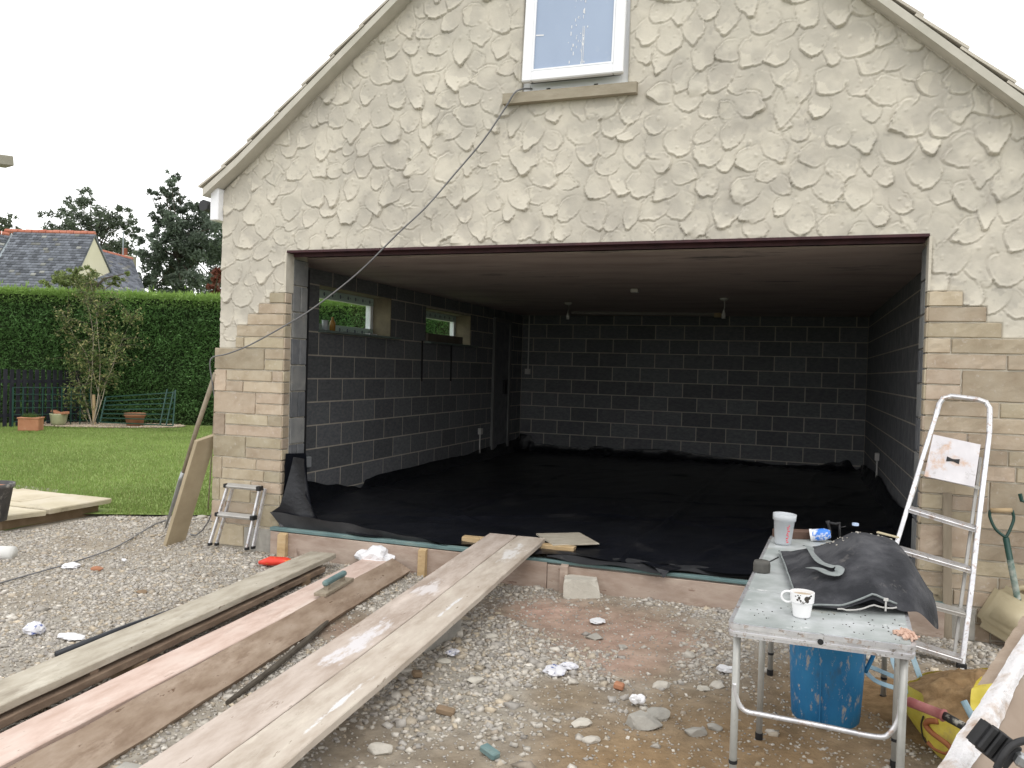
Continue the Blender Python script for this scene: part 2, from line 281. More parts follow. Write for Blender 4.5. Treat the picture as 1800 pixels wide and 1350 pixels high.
WM = {}
def _wm(o): return WM.get(o.name, Matrix.Identity(4)) if o is not None else Matrix.Identity(4)
def obj(name, mb, m, parent=None, label=None, cat=None, group=None, kind=None, smooth=False, M=None, fixn=True):
    """one mesh object. Vertices are world coordinates unless M (the object's own frame) is given"""
    me = bpy.data.meshes.new(name)
    pw = _wm(parent); own = M if M is not None else pw
    if M is None:
        inv = pw.inverted(); vs = [inv @ Vector(v) for v in mb.v] if parent is not None else mb.v
    else: vs = mb.v
    if M is None and parent is None and len(vs):
        c = Vector(np.mean(np.array(vs), axis=0)); vs = [Vector(v) - c for v in vs]; own = Matrix.Translation(c)
    me.from_pydata([tuple(v) for v in vs], [], mb.f); me.validate()
    if fixn:
        bm = bmesh.new(); bm.from_mesh(me); bmesh.ops.recalc_face_normals(bm, faces=bm.faces); bm.to_mesh(me); bm.free()
    me.materials.append(m)
    if smooth: me.polygons.foreach_set('use_smooth', [True] * len(me.polygons))
    o = bpy.data.objects.new(name, me); COL.objects.link(o)
    if parent is not None: o.parent = parent; o.matrix_basis = pw.inverted() @ own
    else: o.matrix_basis = own
    WM[o.name] = own.copy()
    tag(o, label, cat, group, kind); return o
def tag(o, label=None, cat=None, group=None, kind=None):
    if label: o['label'] = label
    if cat: o['category'] = cat
    if group: o['group'] = group
    if kind: o['kind'] = kind
    return o
def thing(name, label, cat, loc=(0, 0, 0), group=None, M=None):
    o = bpy.data.objects.new(name, None); COL.objects.link(o)
    m = M if M is not None else Matrix.Translation(Vector(loc)); o.matrix_basis = m; WM[o.name] = m.copy()
    return tag(o, label, cat, group)
def inst(src_mesh, name, parent, M):                  # piece that shares mesh data; M in world
    o = bpy.data.objects.new(name, src_mesh); COL.objects.link(o); o.parent = parent
    o.matrix_basis = _wm(parent).inverted() @ M; WM[o.name] = M; return o
def npmesh(name, V, F, m, attr=None, smooth=False, parent=None, **kw):
    """V (n,3), F (k,3|4), attr (n,3) tone colours; world coordinates"""
    me = bpy.data.meshes.new(name); V = np.asarray(V, np.float32); F = np.asarray(F, np.int32); k = F.shape[1]
    me.vertices.add(len(V)); me.vertices.foreach_set('co', V.ravel())
    me.loops.add(F.size); me.loops.foreach_set('vertex_index', F.ravel())
    me.polygons.add(len(F)); me.polygons.foreach_set('loop_start', np.arange(0, F.size, k, dtype=np.int32)); me.polygons.foreach_set('loop_total', np.full(len(F), k, np.int32))
    if smooth: me.polygons.foreach_set('use_smooth', np.ones(len(F), bool))
    me.update(calc_edges=True)
    if attr is not None:
        a = me.color_attributes.new('tone', 'FLOAT_COLOR', 'POINT'); c = np.ones((len(V), 4), np.float32); c[:, :3] = attr; a.data.foreach_set('color', c.ravel())
    me.materials.append(m); o = bpy.data.objects.new(name, me); COL.objects.link(o)
    if parent is not None: o.parent = parent; o.matrix_basis = _wm(parent).inverted()
    return tag(o, **kw)
_LAT = np.random.default_rng(5).random((257, 257))
def vn(x, y, s=0):
    x = np.asarray(x, float) + 13.7 * s + 1000; y = np.asarray(y, float) + 7.1 * s + 1000
    i, j = np.floor(x).astype(int), np.floor(y).astype(int); fx, fy = x - i, y - j; fx = fx * fx * (3 - 2 * fx); fy = fy * fy * (3 - 2 * fy)
    L = lambda a, b: _LAT[a % 257, b % 257]
    return (L(i, j) * (1 - fx) + L(i + 1, j) * fx) * (1 - fy) + (L(i, j + 1) * (1 - fx) + L(i + 1, j + 1) * fx) * fy
def fbm(x, y, s=0, o=4): return sum(vn(x * 2 ** k, y * 2 ** k, s + k) * .5 ** (k + 1) for k in range(o)) / (1 - .5 ** o)
def frame(o, x, up=(0, 0, 1)):                        # matrix whose X runs along x
    x = Vector(x).normalized(); y = Vector(up).cross(x).normalized(); z = x.cross(y)
    return Matrix.Translation(Vector(o)) @ Matrix((x, y, z)).transposed().to_4x4()

# ------------------------------------------------------------------ ground
def zg(x, y): return -.225 + .03 * np.exp(-(((np.asarray(x) + .35) / .6) ** 2 + ((np.asarray(y) + .05) / .45) ** 2)) + .05 * (fbm(np.asarray(x) * .9, np.asarray(y) * .9, 3) - .5) + .012 * (vn(np.asarray(x) * 6, np.asarray(y) * 6, 9) - .5) \
    + .02 * np.exp(-((np.asarray(y) + .2) / .2) ** 2) * np.clip((np.asarray(x) - 1.6) * 3, 0, 1)
obj('ground', MB().add([(-400, -400, -.40), (400, -400, -.40), (400, 400, -.40), (-400, 400, -.40)], [(0, 1, 2, 3)]), m_far, kind='structure', M=Matrix.Identity(4))
BLOBS = [(1080, 1110, .55, .9), (960, 1080, .3, .7), (1130, 1180, .3, .6), (1330, 1310, .7, 1.), (1050, 1330, .45, .9), (820, 1345, .3, .7), (1000, 1230, .25, .8), (1500, 1230, .6, 1.),
         (620, 1110, .3, .7), (330, 1090, .35, .5), (60, 1060, .35, .5), (1250, 1240, .3, .6), (720, 1090, .2, .5), (1680, 1220, .5, .8), (180, 950, .5, .4), (640, 1330, .3, .5)]
BW = [(*GZ(u, v)[:2], r, w) for u, v, r, w in BLOBS]
def sandy(x, y):
    s = np.zeros_like(np.asarray(x, float))
    for bx, by, r, w in BW: s = np.maximum(s, w * np.exp(-(((x - bx) ** 2 + (y - by) ** 2) / r ** 2) ** 1.3))
    return s + .9 * (fbm(np.asarray(x) * 1.6, np.asarray(y) * 1.6, 21) - .5)
gx, gy = np.meshgrid(np.arange(-9, 9.01, .05), np.arange(-8, 1.61, .05)); Vx, Vy = gx.ravel(), gy.ravel(); Vz = zg(Vx, Vy)
nx = gx.shape[1]; idx = np.arange(gx.size).reshape(gx.shape); F = np.stack([idx[:-1, :-1], idx[:-1, 1:], idx[1:, 1:], idx[1:, :-1]], -1).reshape(-1, 4)
base = np.array([.26, .21, .15]); grey = np.array([.37, .345, .30]); pink = np.array([.50, .345, .28]); org = np.array([.30, .20, .105])
sm = np.clip(sandy(Vx, Vy) * 1.3, 0, 1)[:, None]; Tn = grey * (1 - sm) + base * sm
for (u, v, r, w, c) in [(960, 1078, .26, 1, pink), (1000, 1100, .2, .7, pink), (1100, 1110, .35, .75, pink * .85), (1090, 1165, .22, .9, pink), (1000, 1130, .35, .5, pink * .75), (1180, 1135, .3, .4, pink), (1330, 1330, .5, .9, org), (1100, 1345, .3, .8, org), (1520, 1250, .45, .7, org), (600, 1120, .3, .5, pink * .7)]:
    p = GZ(u, v); q = np.clip(w * np.exp(-(((Vx - p.x) ** 2 + (Vy - p.y) ** 2) / r ** 2)) * (.4 + 1.2 * fbm(Vx * 5, Vy * 5, 31)), 0, 1)[:, None]; Tn = Tn * (1 - q) + c * q
npmesh('yard', np.stack([Vx, Vy, Vz], 1), F, m_soil, Tn, smooth=True, kind='structure')

ICO_V, ICO_F = None, None
def cubev():
    v = np.array([(x, y, z) for z in (-1, 1) for y in (-1, 1) for x in (-1, 1)], float) * .72
    q = [(0, 2, 3, 1), (4, 5, 7, 6), (0, 1, 5, 4), (2, 6, 7, 3), (0, 4, 6, 2), (1, 3, 7, 5)]
    return v, np.array([t for a in q for t in ((a[0], a[1], a[2]), (a[0], a[2], a[3]))])
def ico():
    bm = bmesh.new(); bmesh.ops.create_icosphere(bm, subdivisions=1, radius=1); v = np.array([tuple(q.co) for q in bm.verts]); f = np.array([[q.index for q in t.verts] for t in bm.faces]); bm.free(); return v, f
ICO_V, ICO_F = ico()
CUB_V, CUB_F = cubev()
def stones(P, R, tone, name, m, cube=False, **kw):
    if cube is False and len(P) > 9000: return stones(P, R, tone, name, m, True, **kw)
    IV, IF = (CUB_V, CUB_F) if cube else (ICO_V, ICO_F)
    n = len(P); k = len(IV)
    q = RNG.normal(size=(n, 4)); q /= np.linalg.norm(q, axis=1)[:, None]; w, x, y, z = q.T
    Rm = np.stack([1 - 2 * (y * y + z * z), 2 * (x * y - z * w), 2 * (x * z + y * w), 2 * (x * y + z * w), 1 - 2 * (x * x + z * z), 2 * (y * z - x * w), 2 * (x * z - y * w), 2 * (y * z + x * w), 1 - 2 * (x * x + y * y)], 1).reshape(n, 3, 3)
    sc = RNG.uniform(.65, 1.3, (n, 1, 3)) * RNG.uniform(.6, 1.3, (n, k, 1))
    V = np.einsum('nij,nkj->nki', Rm, IV[None] * sc) * R[:, None, None]; V[:, :, 2] *= .62
    V += P[:, None, :]; F = IF[None] + (np.arange(n) * k)[:, None, None]
    return npmesh(name, V.reshape(-1, 3), F.reshape(-1, 3), m, np.repeat(tone, k, 0), **kw)
PAL = np.array([[.36, .345, .32], [.44, .42, .38], [.30, .295, .29], [.50, .48, .44], [.34, .29, .22], [.24, .235, .235], [.42, .35, .25], [.56, .54, .50], [.22, .18, .14]])
PAL = .55 * 1.22 * PAL + .45 * np.array([[.445, .395, .33]])
def lawn_edge(x): return .61 + (x + 2.5) * .479
n = 330000
px, py = RNG.uniform(-5.5, 6.2, n), RNG.uniform(-4.9, 1.5, n); r = np.clip(RNG.lognormal(-4.80, .42, n), .005, .030)
den = 1 - np.clip(sandy(px, py) * 1.5, 0, .93)
big = np.exp(-((px - 2.9) ** 2 + (py + 2.2) ** 2) / 2.2); r *= 1 + .25 * big
keep = RNG.random(n) < den ** 1.3 * (.5 + .5 * (fbm(px * 3, py * 3, 50) > .42)) * np.where(py < -1.3, .8, 1) * np.where(py < -2.6, .75, 1)
keep &= ~((py > -.07) & (px > -.72)) & (py < np.where(px < -2.6, -.28 + .0 * px, lawn_edge(px)) + .04)
keep &= ~((px < -2.62) & (py > -.34)); 
Pp = np.stack([px, py, zg(px, py) + r * .12], 1); uu, vv, zz = proj_np(Pp); keep &= (zz > .5) & (uu > -260) & (uu < 2060) & (vv < 1650)
Pp, r = Pp[keep], r[keep]; tone = PAL[RNG.choice(len(PAL), len(Pp), p=[.2, .17, .15, .1, .12, .08, .08, .04, .06])] * RNG.uniform(.8, 1.15, (len(Pp), 1))
stones(Pp, r, tone, 'gravel', m_gravel, label='loose grey and buff crushed stone spread over the yard', cat='gravel', kind='stuff')
# grit: tiny stones in the bare patches
n = 22000; px, py = RNG.uniform(-2, 5.6, n), RNG.uniform(-4.3, -.1, n); r = RNG.uniform(.003, .007, n); Pp = np.stack([px, py, zg(px, py) + r * .3], 1)
uu, vv, zz = proj_np(Pp); k = (zz > .5) & (uu > -100) & (uu < 1950) & (vv < 1500); Pp, r = Pp[k], r[k]
stones(Pp, r, PAL[RNG.choice(9, len(Pp))] * .9, 'grit', m_gravel, label='fine grit scattered over the bare sandy patches', cat='grit', kind='stuff')

# lawn
LZ = -.205
lp = [(-60, -3, LZ), (-2.75, -.9, LZ - .04), (-2.75, .5, LZ), (-1.0, 1.33, LZ), (-.7, 1.4, LZ), (-.7, 9, LZ), (40, 9, LZ), (40, 60, LZ), (-60, 60, LZ)]
obj('lawn', MB().add(lp, [tuple(range(len(lp)))]), m_lawn, kind='structure', M=Matrix.Identity(4))
def blades(px, py, pz, h, w, tone, name, m, lean=.5, **kw):
    n = len(px); a = RNG.uniform(0, 2 * np.pi, n); b = RNG.uniform(0, 2 * np.pi, n); ln = RNG.uniform(0, lean, n) * h
    P0 = np.stack([px - w * np.cos(a), py - w * np.sin(a), pz], 1); P1 = np.stack([px + w * np.cos(a), py + w * np.sin(a), pz], 1)
    P2 = np.stack([px + ln * np.cos(b), py + ln * np.sin(b), pz + h], 1)
    V = np.stack([P0, P1, P2], 1).reshape(-1, 3); return npmesh(name, V, np.arange(3 * n).reshape(-1, 3), m, np.repeat(tone, 3, 0), **kw)
n = 260000; px = RNG.uniform(-13.5, -.7, n); py = .4 + (RNG.random(n) ** 1.5) * 10.2
k = (py > lawn_edge(px) - .06 + .08 * vn(px * 7, py * 0, 3)) & ~((px < -2.6) & (py < .85)) & (py < 10.0 + (px + 9.3) * .5)
uu, vv, zz = proj_np(np.stack([px, py, px * 0 + LZ], 1)); k &= (uu > -150) & (uu < 560); px, py = px[k], py[k]
g = np.array([.22, .305, .085]) * RNG.uniform(.75, 1.25, (len(px), 1)); yel = (RNG.random(len(px)) < .12)[:, None]; g = np.where(yel, np.array([.28, .29, .12]), g)
g = g * (1 + .45 * (fbm(px * .7, py * .7, 77) - .5))[:, None]
blades(px, py, np.full(len(px), LZ), RNG.uniform(.018, .045, len(px)), .004, g, 'grass', m_grass, label='short mown green grass of the garden lawn', cat='grass', kind='stuff')

# paving
pv = thing('patio', 'raised riven buff stone patio corner at the left edge of the gravel', 'patio', (-3.5, .2, -.08))
obj('riser', MB().add([(-2.72, .70, -.14), (-2.78, -.32, -.14), (-9, -1.1, -.14), (-9, .72, -.14), (-2.72, .70, -.5), (-2.78, -.32, -.5), (-9, -1.1, -.5), (-9, .72, -.5)],
    [(0, 1, 2, 3), (0, 4, 5, 1), (1, 5, 6, 2), (2, 6, 7, 3), (3, 7, 4, 0)]), m_brick, pv)
def slab(poly, z1=-.08, th=.05):
    c = Vector((sum(p[0] for p in poly) / len(poly), sum(p[1] for p in poly) / len(poly), 0)); pts = []
    for i in range(len(poly)):
        a, b = Vector((*poly[i], 0)), Vector((*poly[(i + 1) % len(poly)], 0)); k = max(2, int((b - a).length / .12))
        for j in range(k): p = a.lerp(b, j / k); p += (c - p).normalized() * random.uniform(.004, .018); pts.append(p)
    z1 += random.uniform(-.003, .004)
    top = [Vector((p.x, p.y, z1)) + (c - p).normalized() * .008 - Vector((0, 0, 0)) for p in pts]; mid = [Vector((p.x, p.y, z1 - .01)) for p in pts]; bot = [Vector((p.x, p.y, z1 - th)) + (c - p).normalized() * .01 for p in pts]
    mb = MB(); k = len(pts); mb.add(top + mid + bot, [tuple(range(k)), tuple(range(2 * k, 3 * k))[::-1]] + [(i, (i + 1) % k, k + (i + 1) % k, k + i) for i in range(k)] + [(k + i, k + (i + 1) % k, 2 * k + (i + 1) % k, 2 * k + i) for i in range(k)])
    for vtx in (): pass
    return obj('slab', mb, m_slab, pv)
def lerp2(a, b, t): return (a[0] + (b[0] - a[0]) * t, a[1] + (b[1] - a[1]) * t)
nearE = lambda x: -.39 + (x + 2.72) * .11 - .03; farE = .79
xs = [-2.62, -3.2, -3.95, -4.55, -5.3, -6.1, -7.0]
for i in range(len(xs) - 1):
    a, b = xs[i], xs[i + 1]; ym = .22 if i % 2 else .02; off = .09 if i == 0 else 0
    slab([(a - .1 * (1 if i == 0 else 0), nearE(a)), (a, ym), (b, ym), (b, nearE(b))]); slab([(a, ym + .012), (a, farE - (0 if i == 0 else 0)), (b, farE + (.05 if i > 0 else 0)), (b, ym + .012)])

# ------------------------------------------------------------------ garage
XL, XR, DB, HC, HO, WO, TH = -.34, 4.97, 7.08, 2.285, 2.297, 4.8, .32
XO0, XO1 = -.66, 5.48
APX, APZ = 2.57, 5.465
SLS = {-1: .803, 1: .89}
def drop(x): return np.where(np.asarray(x) < APX, SLS[-1], SLS[1]) * np.abs(np.asarray(x) - APX)
def roofz(x): return float(APZ - drop(x))
gar = thing('garage', 'unfinished stone and rough rendered garage with wide open doorway and gable window', 'garage', (2.4, 0, -.2))
WX0, WX1, WZ0, WZ1 = 2.03, 2.83, 3.45, 4.62
YB = .012                                          # mortar plane
fwm = MB()
def ybox(x0, x1, z0, z1, y0=YB, y1=TH): fwm.box(((x0 + x1) / 2, (y0 + y1) / 2, (z0 + z1) / 2), (x1 - x0, y1 - y0, z1 - z0))
ybox(XO0, 0 - .012, -.45, HO); ybox(WO + .012, XO1, -.45, HO)
def polyw(pts): fwm.prism([(x, YB, z) for x, z in pts], None, (0, TH - YB, 0))
ov = .03
polyw([(XO0, HO), (WX0, HO), (WX0, roofz(WX0) - ov), (XO0, roofz(XO0) - ov)])
polyw([(WX0, HO), (WX1, HO), (WX1, WZ0), (WX0, WZ0)])
polyw([(WX0, WZ1), (WX1, WZ1), (WX1, roofz(WX1) - ov), (APX, APZ - ov), (WX0, roofz(WX0) - ov)])
polyw([(WX1, HO), (XO1, HO), (XO1, roofz(XO1) - ov), (WX1, roofz(WX1) - ov)])
for i_, (za, zb_, xa_) in enumerate([(1.875, 1.965, -.155), (1.785, 1.875, -.265), (1.69, 1.785, -.375), (1.59, 1.69, -.485), (1.495, 1.59, -.49)]): ybox(xa_ + .006, -.012, za - .004, zb_ - .006, -.0005 - .0002 * i_, YB)
ybox(XO0 - .03, -.012, -.45, 1.49, -.001, YB)
for i_, xa_ in enumerate((5.0, 5.13, 5.22)): ybox(WO + .012, xa_ - .006, 1.95 - (i_ + 1) * .0985 - .004, 1.95 - i_ * .0985 - .006, -.0005 - .0002 * i_, YB)
ybox(WO + .012, XO1 + .03, -.45, 1.95 - 3 * .0985 - .005, -.001, YB)
front = obj('front_wall', fwm, m_mortar, gar)
obj('lintel', MB().box((WO / 2, .05, HO + .008), (WO - .004, .11, .018)).box((WO / 2, .085, HO - .012), (WO - .03, .012, .03)), m_red, gar)

# --- thrown render with lifted trowel marks
st = .0068
X = np.arange(XO0 - .004, XO1 + .004, st); Zs = np.arange(1.3, APZ, st); GXx, GZz = np.meshgrid(X, Zs)
H = .006 + .006 * (fbm(GXx * 2.2, GZz * 2.2, 1) - .3) + .0055 * (fbm(GXx * 14, GZz * 14, 2) - .5) + .003 * (np.abs(fbm(GXx * 9 + GZz * 4, GZz * 9 - GXx * 3, 8) - .5))
tn = np.zeros(H.shape) + .5
cents = []
def try_add(x, z, dmin):
    for (a, b) in cents:
        if (a - x) ** 2 + (b - z) ** 2 < dmin ** 2: return False
    cents.append((x, z)); return True
rr = random.Random(4)
for _ in range(14000): try_add(rr.uniform(XO0 + .04, XO1), rr.uniform(1.4, APZ - .05), rr.uniform(.118, .170))
rr.shuffle(cents)
for (cx, cz) in cents:
    R = rr.uniform(.078, .132); ang = rr.gauss(-1.85, .72); asp = rr.uniform(.62, 1.05); lift = rr.choice([.007, .009, .011, .013, .016, .024]) * rr.uniform(.8, 1.15)
    i0, i1 = np.searchsorted(X, [cx - R * 1.5, cx + R * 1.5]); j0, j1 = np.searchsorted(Zs, [cz - R * 1.5, cz + R * 1.5])
    if i1 - i0 < 4 or j1 - j0 < 4: continue
    dx, dz = GXx[j0:j1, i0:i1] - cx, GZz[j0:j1, i0:i1] - cz; dx = dx + .010 * (vn(GXx[j0:j1, i0:i1] * 22, GZz[j0:j1, i0:i1] * 22, 6) - .5); dz = dz + .010 * (vn(GXx[j0:j1, i0:i1] * 22, GZz[j0:j1, i0:i1] * 22, 7) - .5)
    a = dx * math.cos(ang) + dz * math.sin(ang); b = (-dx * math.sin(ang) + dz * math.cos(ang)) / asp
    th = np.arctan2(b, a); ph = rr.uniform(0, 6.28)
    rag = .045 * np.sin(3 * th + ph) + .12 * (vn(th * 3 + 20, th * 0 + cx * 9, 4) - .5) + .10 * (vn(th * 11 + 50, th * 0 + cz * 9, 5) - .5) * (np.sin(th * 2 + ph) > -.4) + .08 * rr.random() * (vn(th * 27 + 50, th * 0 + cz * 9, 5) - .5)
    tip = rr.choice([0, .08, .2, .34]) * np.exp(-(th / .35) ** 2)
    sqf = rr.uniform(-.12, .05) * np.cos(2 * th)
    rad_ = R * (.9 + rag + tip + sqf); d = np.hypot(a, b); q = d / rad_
    t = np.clip((a / R + .75) / 1.7, 0, 1.1)
    tilt = rr.uniform(-.35, .35)
    hs = .005 + lift * (.2 * t + .8 * t ** 3) * (1 + tilt * b / R) + .006 * np.exp(-((q - .94) / .045) ** 2) * np.clip(t * 3, 0, 1) * (.4 + 1.2 * vn(th * 8 + ph, th * 0, 8)) + .003 * (fbm(b * 30 + cx, a * 6 + cz, 12) - .5)
    m = np.clip((1.02 - q) / .028, 0, 1) * np.clip((t - .02) / .34, 0, 1)
    gr = np.exp(-((q - 1.07) / .05) ** 2) * np.clip((t + .05) / .3, 0, 1) * .007
    H[j0:j1, i0:i1] = (H[j0:j1, i0:i1] - gr) * (1 - m) + hs * m
    tn[j0:j1, i0:i1] = tn[j0:j1, i0:i1] * (1 - m) + m * rr.uniform(.35, .85)
for _ in range(2600):
    x_, z_ = rr.uniform(XO0, XO1), rr.uniform(1.4, APZ); r_ = rr.uniform(.004, .014); i0, i1 = np.searchsorted(X, [x_ - r_ * 1.5, x_ + r_ * 1.5]); j0, j1 = np.searchsorted(Zs, [z_ - r_ * 1.5, z_ + r_ * 1.5])
    if i1 > i0 and j1 > j0: H[j0:j1, i0:i1] += rr.choice([.004, .006, -.005]) * np.clip(1.3 - np.hypot(GXx[j0:j1, i0:i1] - x_, (GZz[j0:j1, i0:i1] - z_) * rr.uniform(.6, 1.6)) / r_, 0, 1)
# stone steps on both piers
LROWS = [1.965, 1.875, 1.785, 1.69, 1.59, 1.495, 1.31, 1.12, .935, .745, .56, .37, .18, -.01, -.2, -.36]
LSTEP = [-.155, -.265, -.375, -.485, -.49, XO0 - .06]        # left ends of the first six rows
RP = .0985; RTOP = 1.95
RSTEP = [5.0, 5.13, 5.22]
def in_stone(x, z):
    r = np.zeros_like(x, bool)
    for i, xs_ in enumerate(LSTEP): r |= (x < 0) & (x > xs_) & (z < LROWS[i])
    for i, xs_ in enumerate(RSTEP): r |= (x > WO) & (x < xs_) & (z < RTOP - i * RP)
    return r | ((x > WO) & (z < RTOP - 3 * RP))
keepv = (GZz < APZ - .045 - drop(GXx)) & ~((GXx > 0.0) & (GXx < WO) & (GZz < HO)) & ~in_stone(GXx, GZz) & ~((GXx > WX0 - .004) & (GXx < WX1 + .004) & (GZz > WZ0 - .10 * 0) & (GZz < WZ1))
H = np.where((GXx > WX0 - .03) & (GXx < WX1 + .03) & (GZz > WZ0 - .05), np.minimum(H, .010), H)
H = np.where((np.abs(GZz - HO) < .035) & (GXx > -.03) & (GXx < WO + .03), np.minimum(H, .012), H); H = np.where((GZz > APZ - .13 - drop(GXx)), np.minimum(H, .014), H)
H = np.maximum(H, .0005)
Yv = np.where(keepv, YB - H, YB)
kq = keepv[:-1, :-1] | keepv[1:, :-1] | keepv[:-1, 1:] | keepv[1:, 1:]
kin = (GXx > .0) & (GXx < WO) & (GZz < HO - .002)
kin4 = (kin[:-1, :-1] & kin[1:, :-1] & kin[:-1, 1:] & kin[1:, 1:]); kq &= ~kin4
hf = (GXx > .004) & (GXx < WO - .004) & (GZz < HO - .004); hf |= (GXx > WX0 + .003) & (GXx < WX1 - .003) & (GZz > WZ0 + .003) & (GZz < WZ1); hf |= GZz > APZ - .02 - drop(GXx)
kq &= ~(hf[:-1, :-1] | hf[1:, :-1] | hf[:-1, 1:] | hf[1:, 1:])
idx = np.arange(H.size).reshape(H.shape); Fq = np.stack([idx[:-1, :-1], idx[:-1, 1:], idx[1:, 1:], idx[1:, :-1]], -1)[kq]
used = np.unique(Fq); mp_ = np.full(H.size, -1); mp_[used] = np.arange(len(used)); Fq = mp_[Fq]
Vv = np.stack([GXx, Yv, GZz], -1).reshape(-1, 3)[used]
damp = np.clip((fbm(GXx * 1.7, GZz * 1.7, 41) - .47) * 4, 0, 1) * np.clip((fbm(GXx * 7, GZz * 7, 44) - .42) * 5, 0, 1)
lowz = (H < .009) * np.clip((fbm(GXx * 5, GZz * 5, 46) - .36) * 4, 0, 1)                   # bare, still drying base coat between the marks
c0 = np.array([.62, .583, .50]); c1 = np.array([.545, .51, .44]); c2 = np.array([.39, .365, .325])
pit = np.clip((fbm(GXx * 26, GZz * 26, 51) - .66) * 14, 0, 1) * np.clip((fbm(GXx * 4, GZz * 4, 53) - .42) * 6, 0, 1); H = H - .004 * pit
cc = (c1 + (c0 - c1) * tn[..., None]); cc = cc * (1 - .55 * (damp[..., None])) + c2 * .55 * damp[..., None]; cc = cc * (1 - .4 * lowz[..., None]) + c2 * .4 * lowz[..., None]; cc = cc * (1 - .5 * pit[..., None]) + c2 * .5 * pit[..., None]
npmesh('render_coat', Vv, Fq, m_render, cc.reshape(-1, 3)[used], smooth=True, parent=front, kind='stuff')

# --- walling stones
def rough_stone(x0, x1, z0, z1, yf=-.0165, yb=.012, amp=.0085, endx=None, m=m_stone):
    g = .0042; x0 += g; x1 -= g; z0 += g; z1 -= g; nx_, nz_ = max(3, int((x1 - x0) / .035)), max(2, int((z1 - z0) / .03))
    s = random.random() * 90; mb = MB(); nx_ += 2; nz_ += 2; bu, bv = .004 / (x1 - x0), .004 / (z1 - z0); out_ = random.uniform(-.002, .003)
    def rm_(t, n_, b_): i_ = round(t * n_); return 0. if i_ == 0 else 1. if i_ == n_ else b_ + (1 - 2 * b_) * (i_ - 1) / (n_ - 2)
    def fn(u0, v0):
        u, v = rm_(u0, nx_, bu), rm_(v0, nz_, bv); rim_ = u in (0., 1.) or v in (0., 1.)
        hgt = amp * (fbm((x0 + u * (x1 - x0)) * 16 + s, (z0 + v * (z1 - z0)) * 16, 60, 3) - .3) * 1.6
        return (x0 + u * (x1 - x0) + (.002 * math.sin(s + 19 * v) if u in (0, 1) else 0), float(-.0045 if rim_ else -.0105 - hgt - out_), z0 + v * (z1 - z0) + (.0018 * math.sin(s * 2 + 13 * u) if v in (0, 1) else 0))
    def fn_old(u, v):
        e = min(1, min(u, 1 - u) * nx_, min(v, 1 - v) * nz_)
        hgt = amp * (fbm((x0 + u * (x1 - x0)) * 14 + s, (z0 + v * (z1 - z0)) * 14, 60, 3)) * 1.5
        ex = .0025 * math.sin(s + 19 * v) if u in (0, 1) else 0; ez = .0025 * math.sin(s * 2 + 13 * u) if v in (0, 1) else 0
        return (x0 + u * (x1 - x0) + ex, float(yf + .006 * (1 - e) + (-hgt if e > 0 else 0) + .006), z0 + v * (z1 - z0) + ez)
    mb.grid(fn, nx_, nz_); k = nx_ + 1; N = k * (nz_ + 1)
    rim = [i for i in range(k)] + [j * k + nx_ for j in range(1, nz_ + 1)] + [nz_ * k + i for i in range(nx_ - 1, -1, -1)] + [j * k for j in range(nz_ - 1, 0, -1)]
    mb.v += [(mb.v[i][0], yb, mb.v[i][2]) for i in rim]; L = len(rim)
    mb.f += [(rim[i], N + i, N + (i + 1) % L, rim[(i + 1) % L]) for i in range(L)]
    return mb
def stone(x0, x1, z0, z1, lab=None, **kw): return obj('stone', rough_stone(x0, x1, z0, z1, **kw), m_stone, front, smooth=False, fixn=True)
LX = XO0 - .045
rs = random.Random(9)
# the quoin side of each left-pier stone turns the corner into the doorway: real depth .09
def corner(x0, x1, z0, z1):
    stone(x0, x1, z0, z1)
ret = MB()
def px2x(u, v): return GY(u, v, -.03).x
L = LROWS
for i in range(4): corner(LSTEP[i], 0, L[i + 1], L[i])
stone(LSTEP[4], -.40, L[5], L[4]); corner(-.40, 0, L[5], L[4])
def dbl(x0, x1, k): stone(x0, x1, L[k + 1], L[k])
def sg(x0, x1, k, top): zm = (L[k] + L[k + 1]) / 2; stone(x0, x1, zm if top else L[k + 1], L[k] if top else zm)
dbl(LX, -.19, 5); sg(-.19, 0, 5, 1); sg(-.19, 0, 5, 0)
dbl(LX, -.575, 6); sg(-.575, -.11, 6, 1); sg(-.11, 0, 6, 1); sg(-.575, -.40, 6, 0); sg(-.40, 0, 6, 0)
dbl(LX, -.27, 7); sg(-.27, 0, 7, 1); sg(-.27, 0, 7, 0)
dbl(LX, -.58, 8); sg(-.58, -.14, 8, 1); sg(-.14, 0, 8, 1); sg(-.58, 0, 8, 0)
dbl(LX, -.36, 9); sg(-.36, 0, 9, 1); sg(-.36, 0, 9, 0)
dbl(LX, -.60, 10); sg(-.60, -.25, 10, 1); sg(-.25, 0, 10, 1); sg(-.60, -.17, 10, 0); sg(-.17, 0, 10, 0)
dbl(LX, -.62, 11); dbl(-.62, -.30, 11); sg(-.30, 0, 11, 1); sg(-.30, 0, 11, 0)
dbl(LX, -.55, 12); sg(-.55, -.2, 12, 1); dbl(-.2, 0, 12); sg(-.55, -.2, 12, 0)
dbl(LX, -.36, 13); dbl(-.36, 0, 13); dbl(LX, -.2, 14); dbl(-.2, 0, 14)
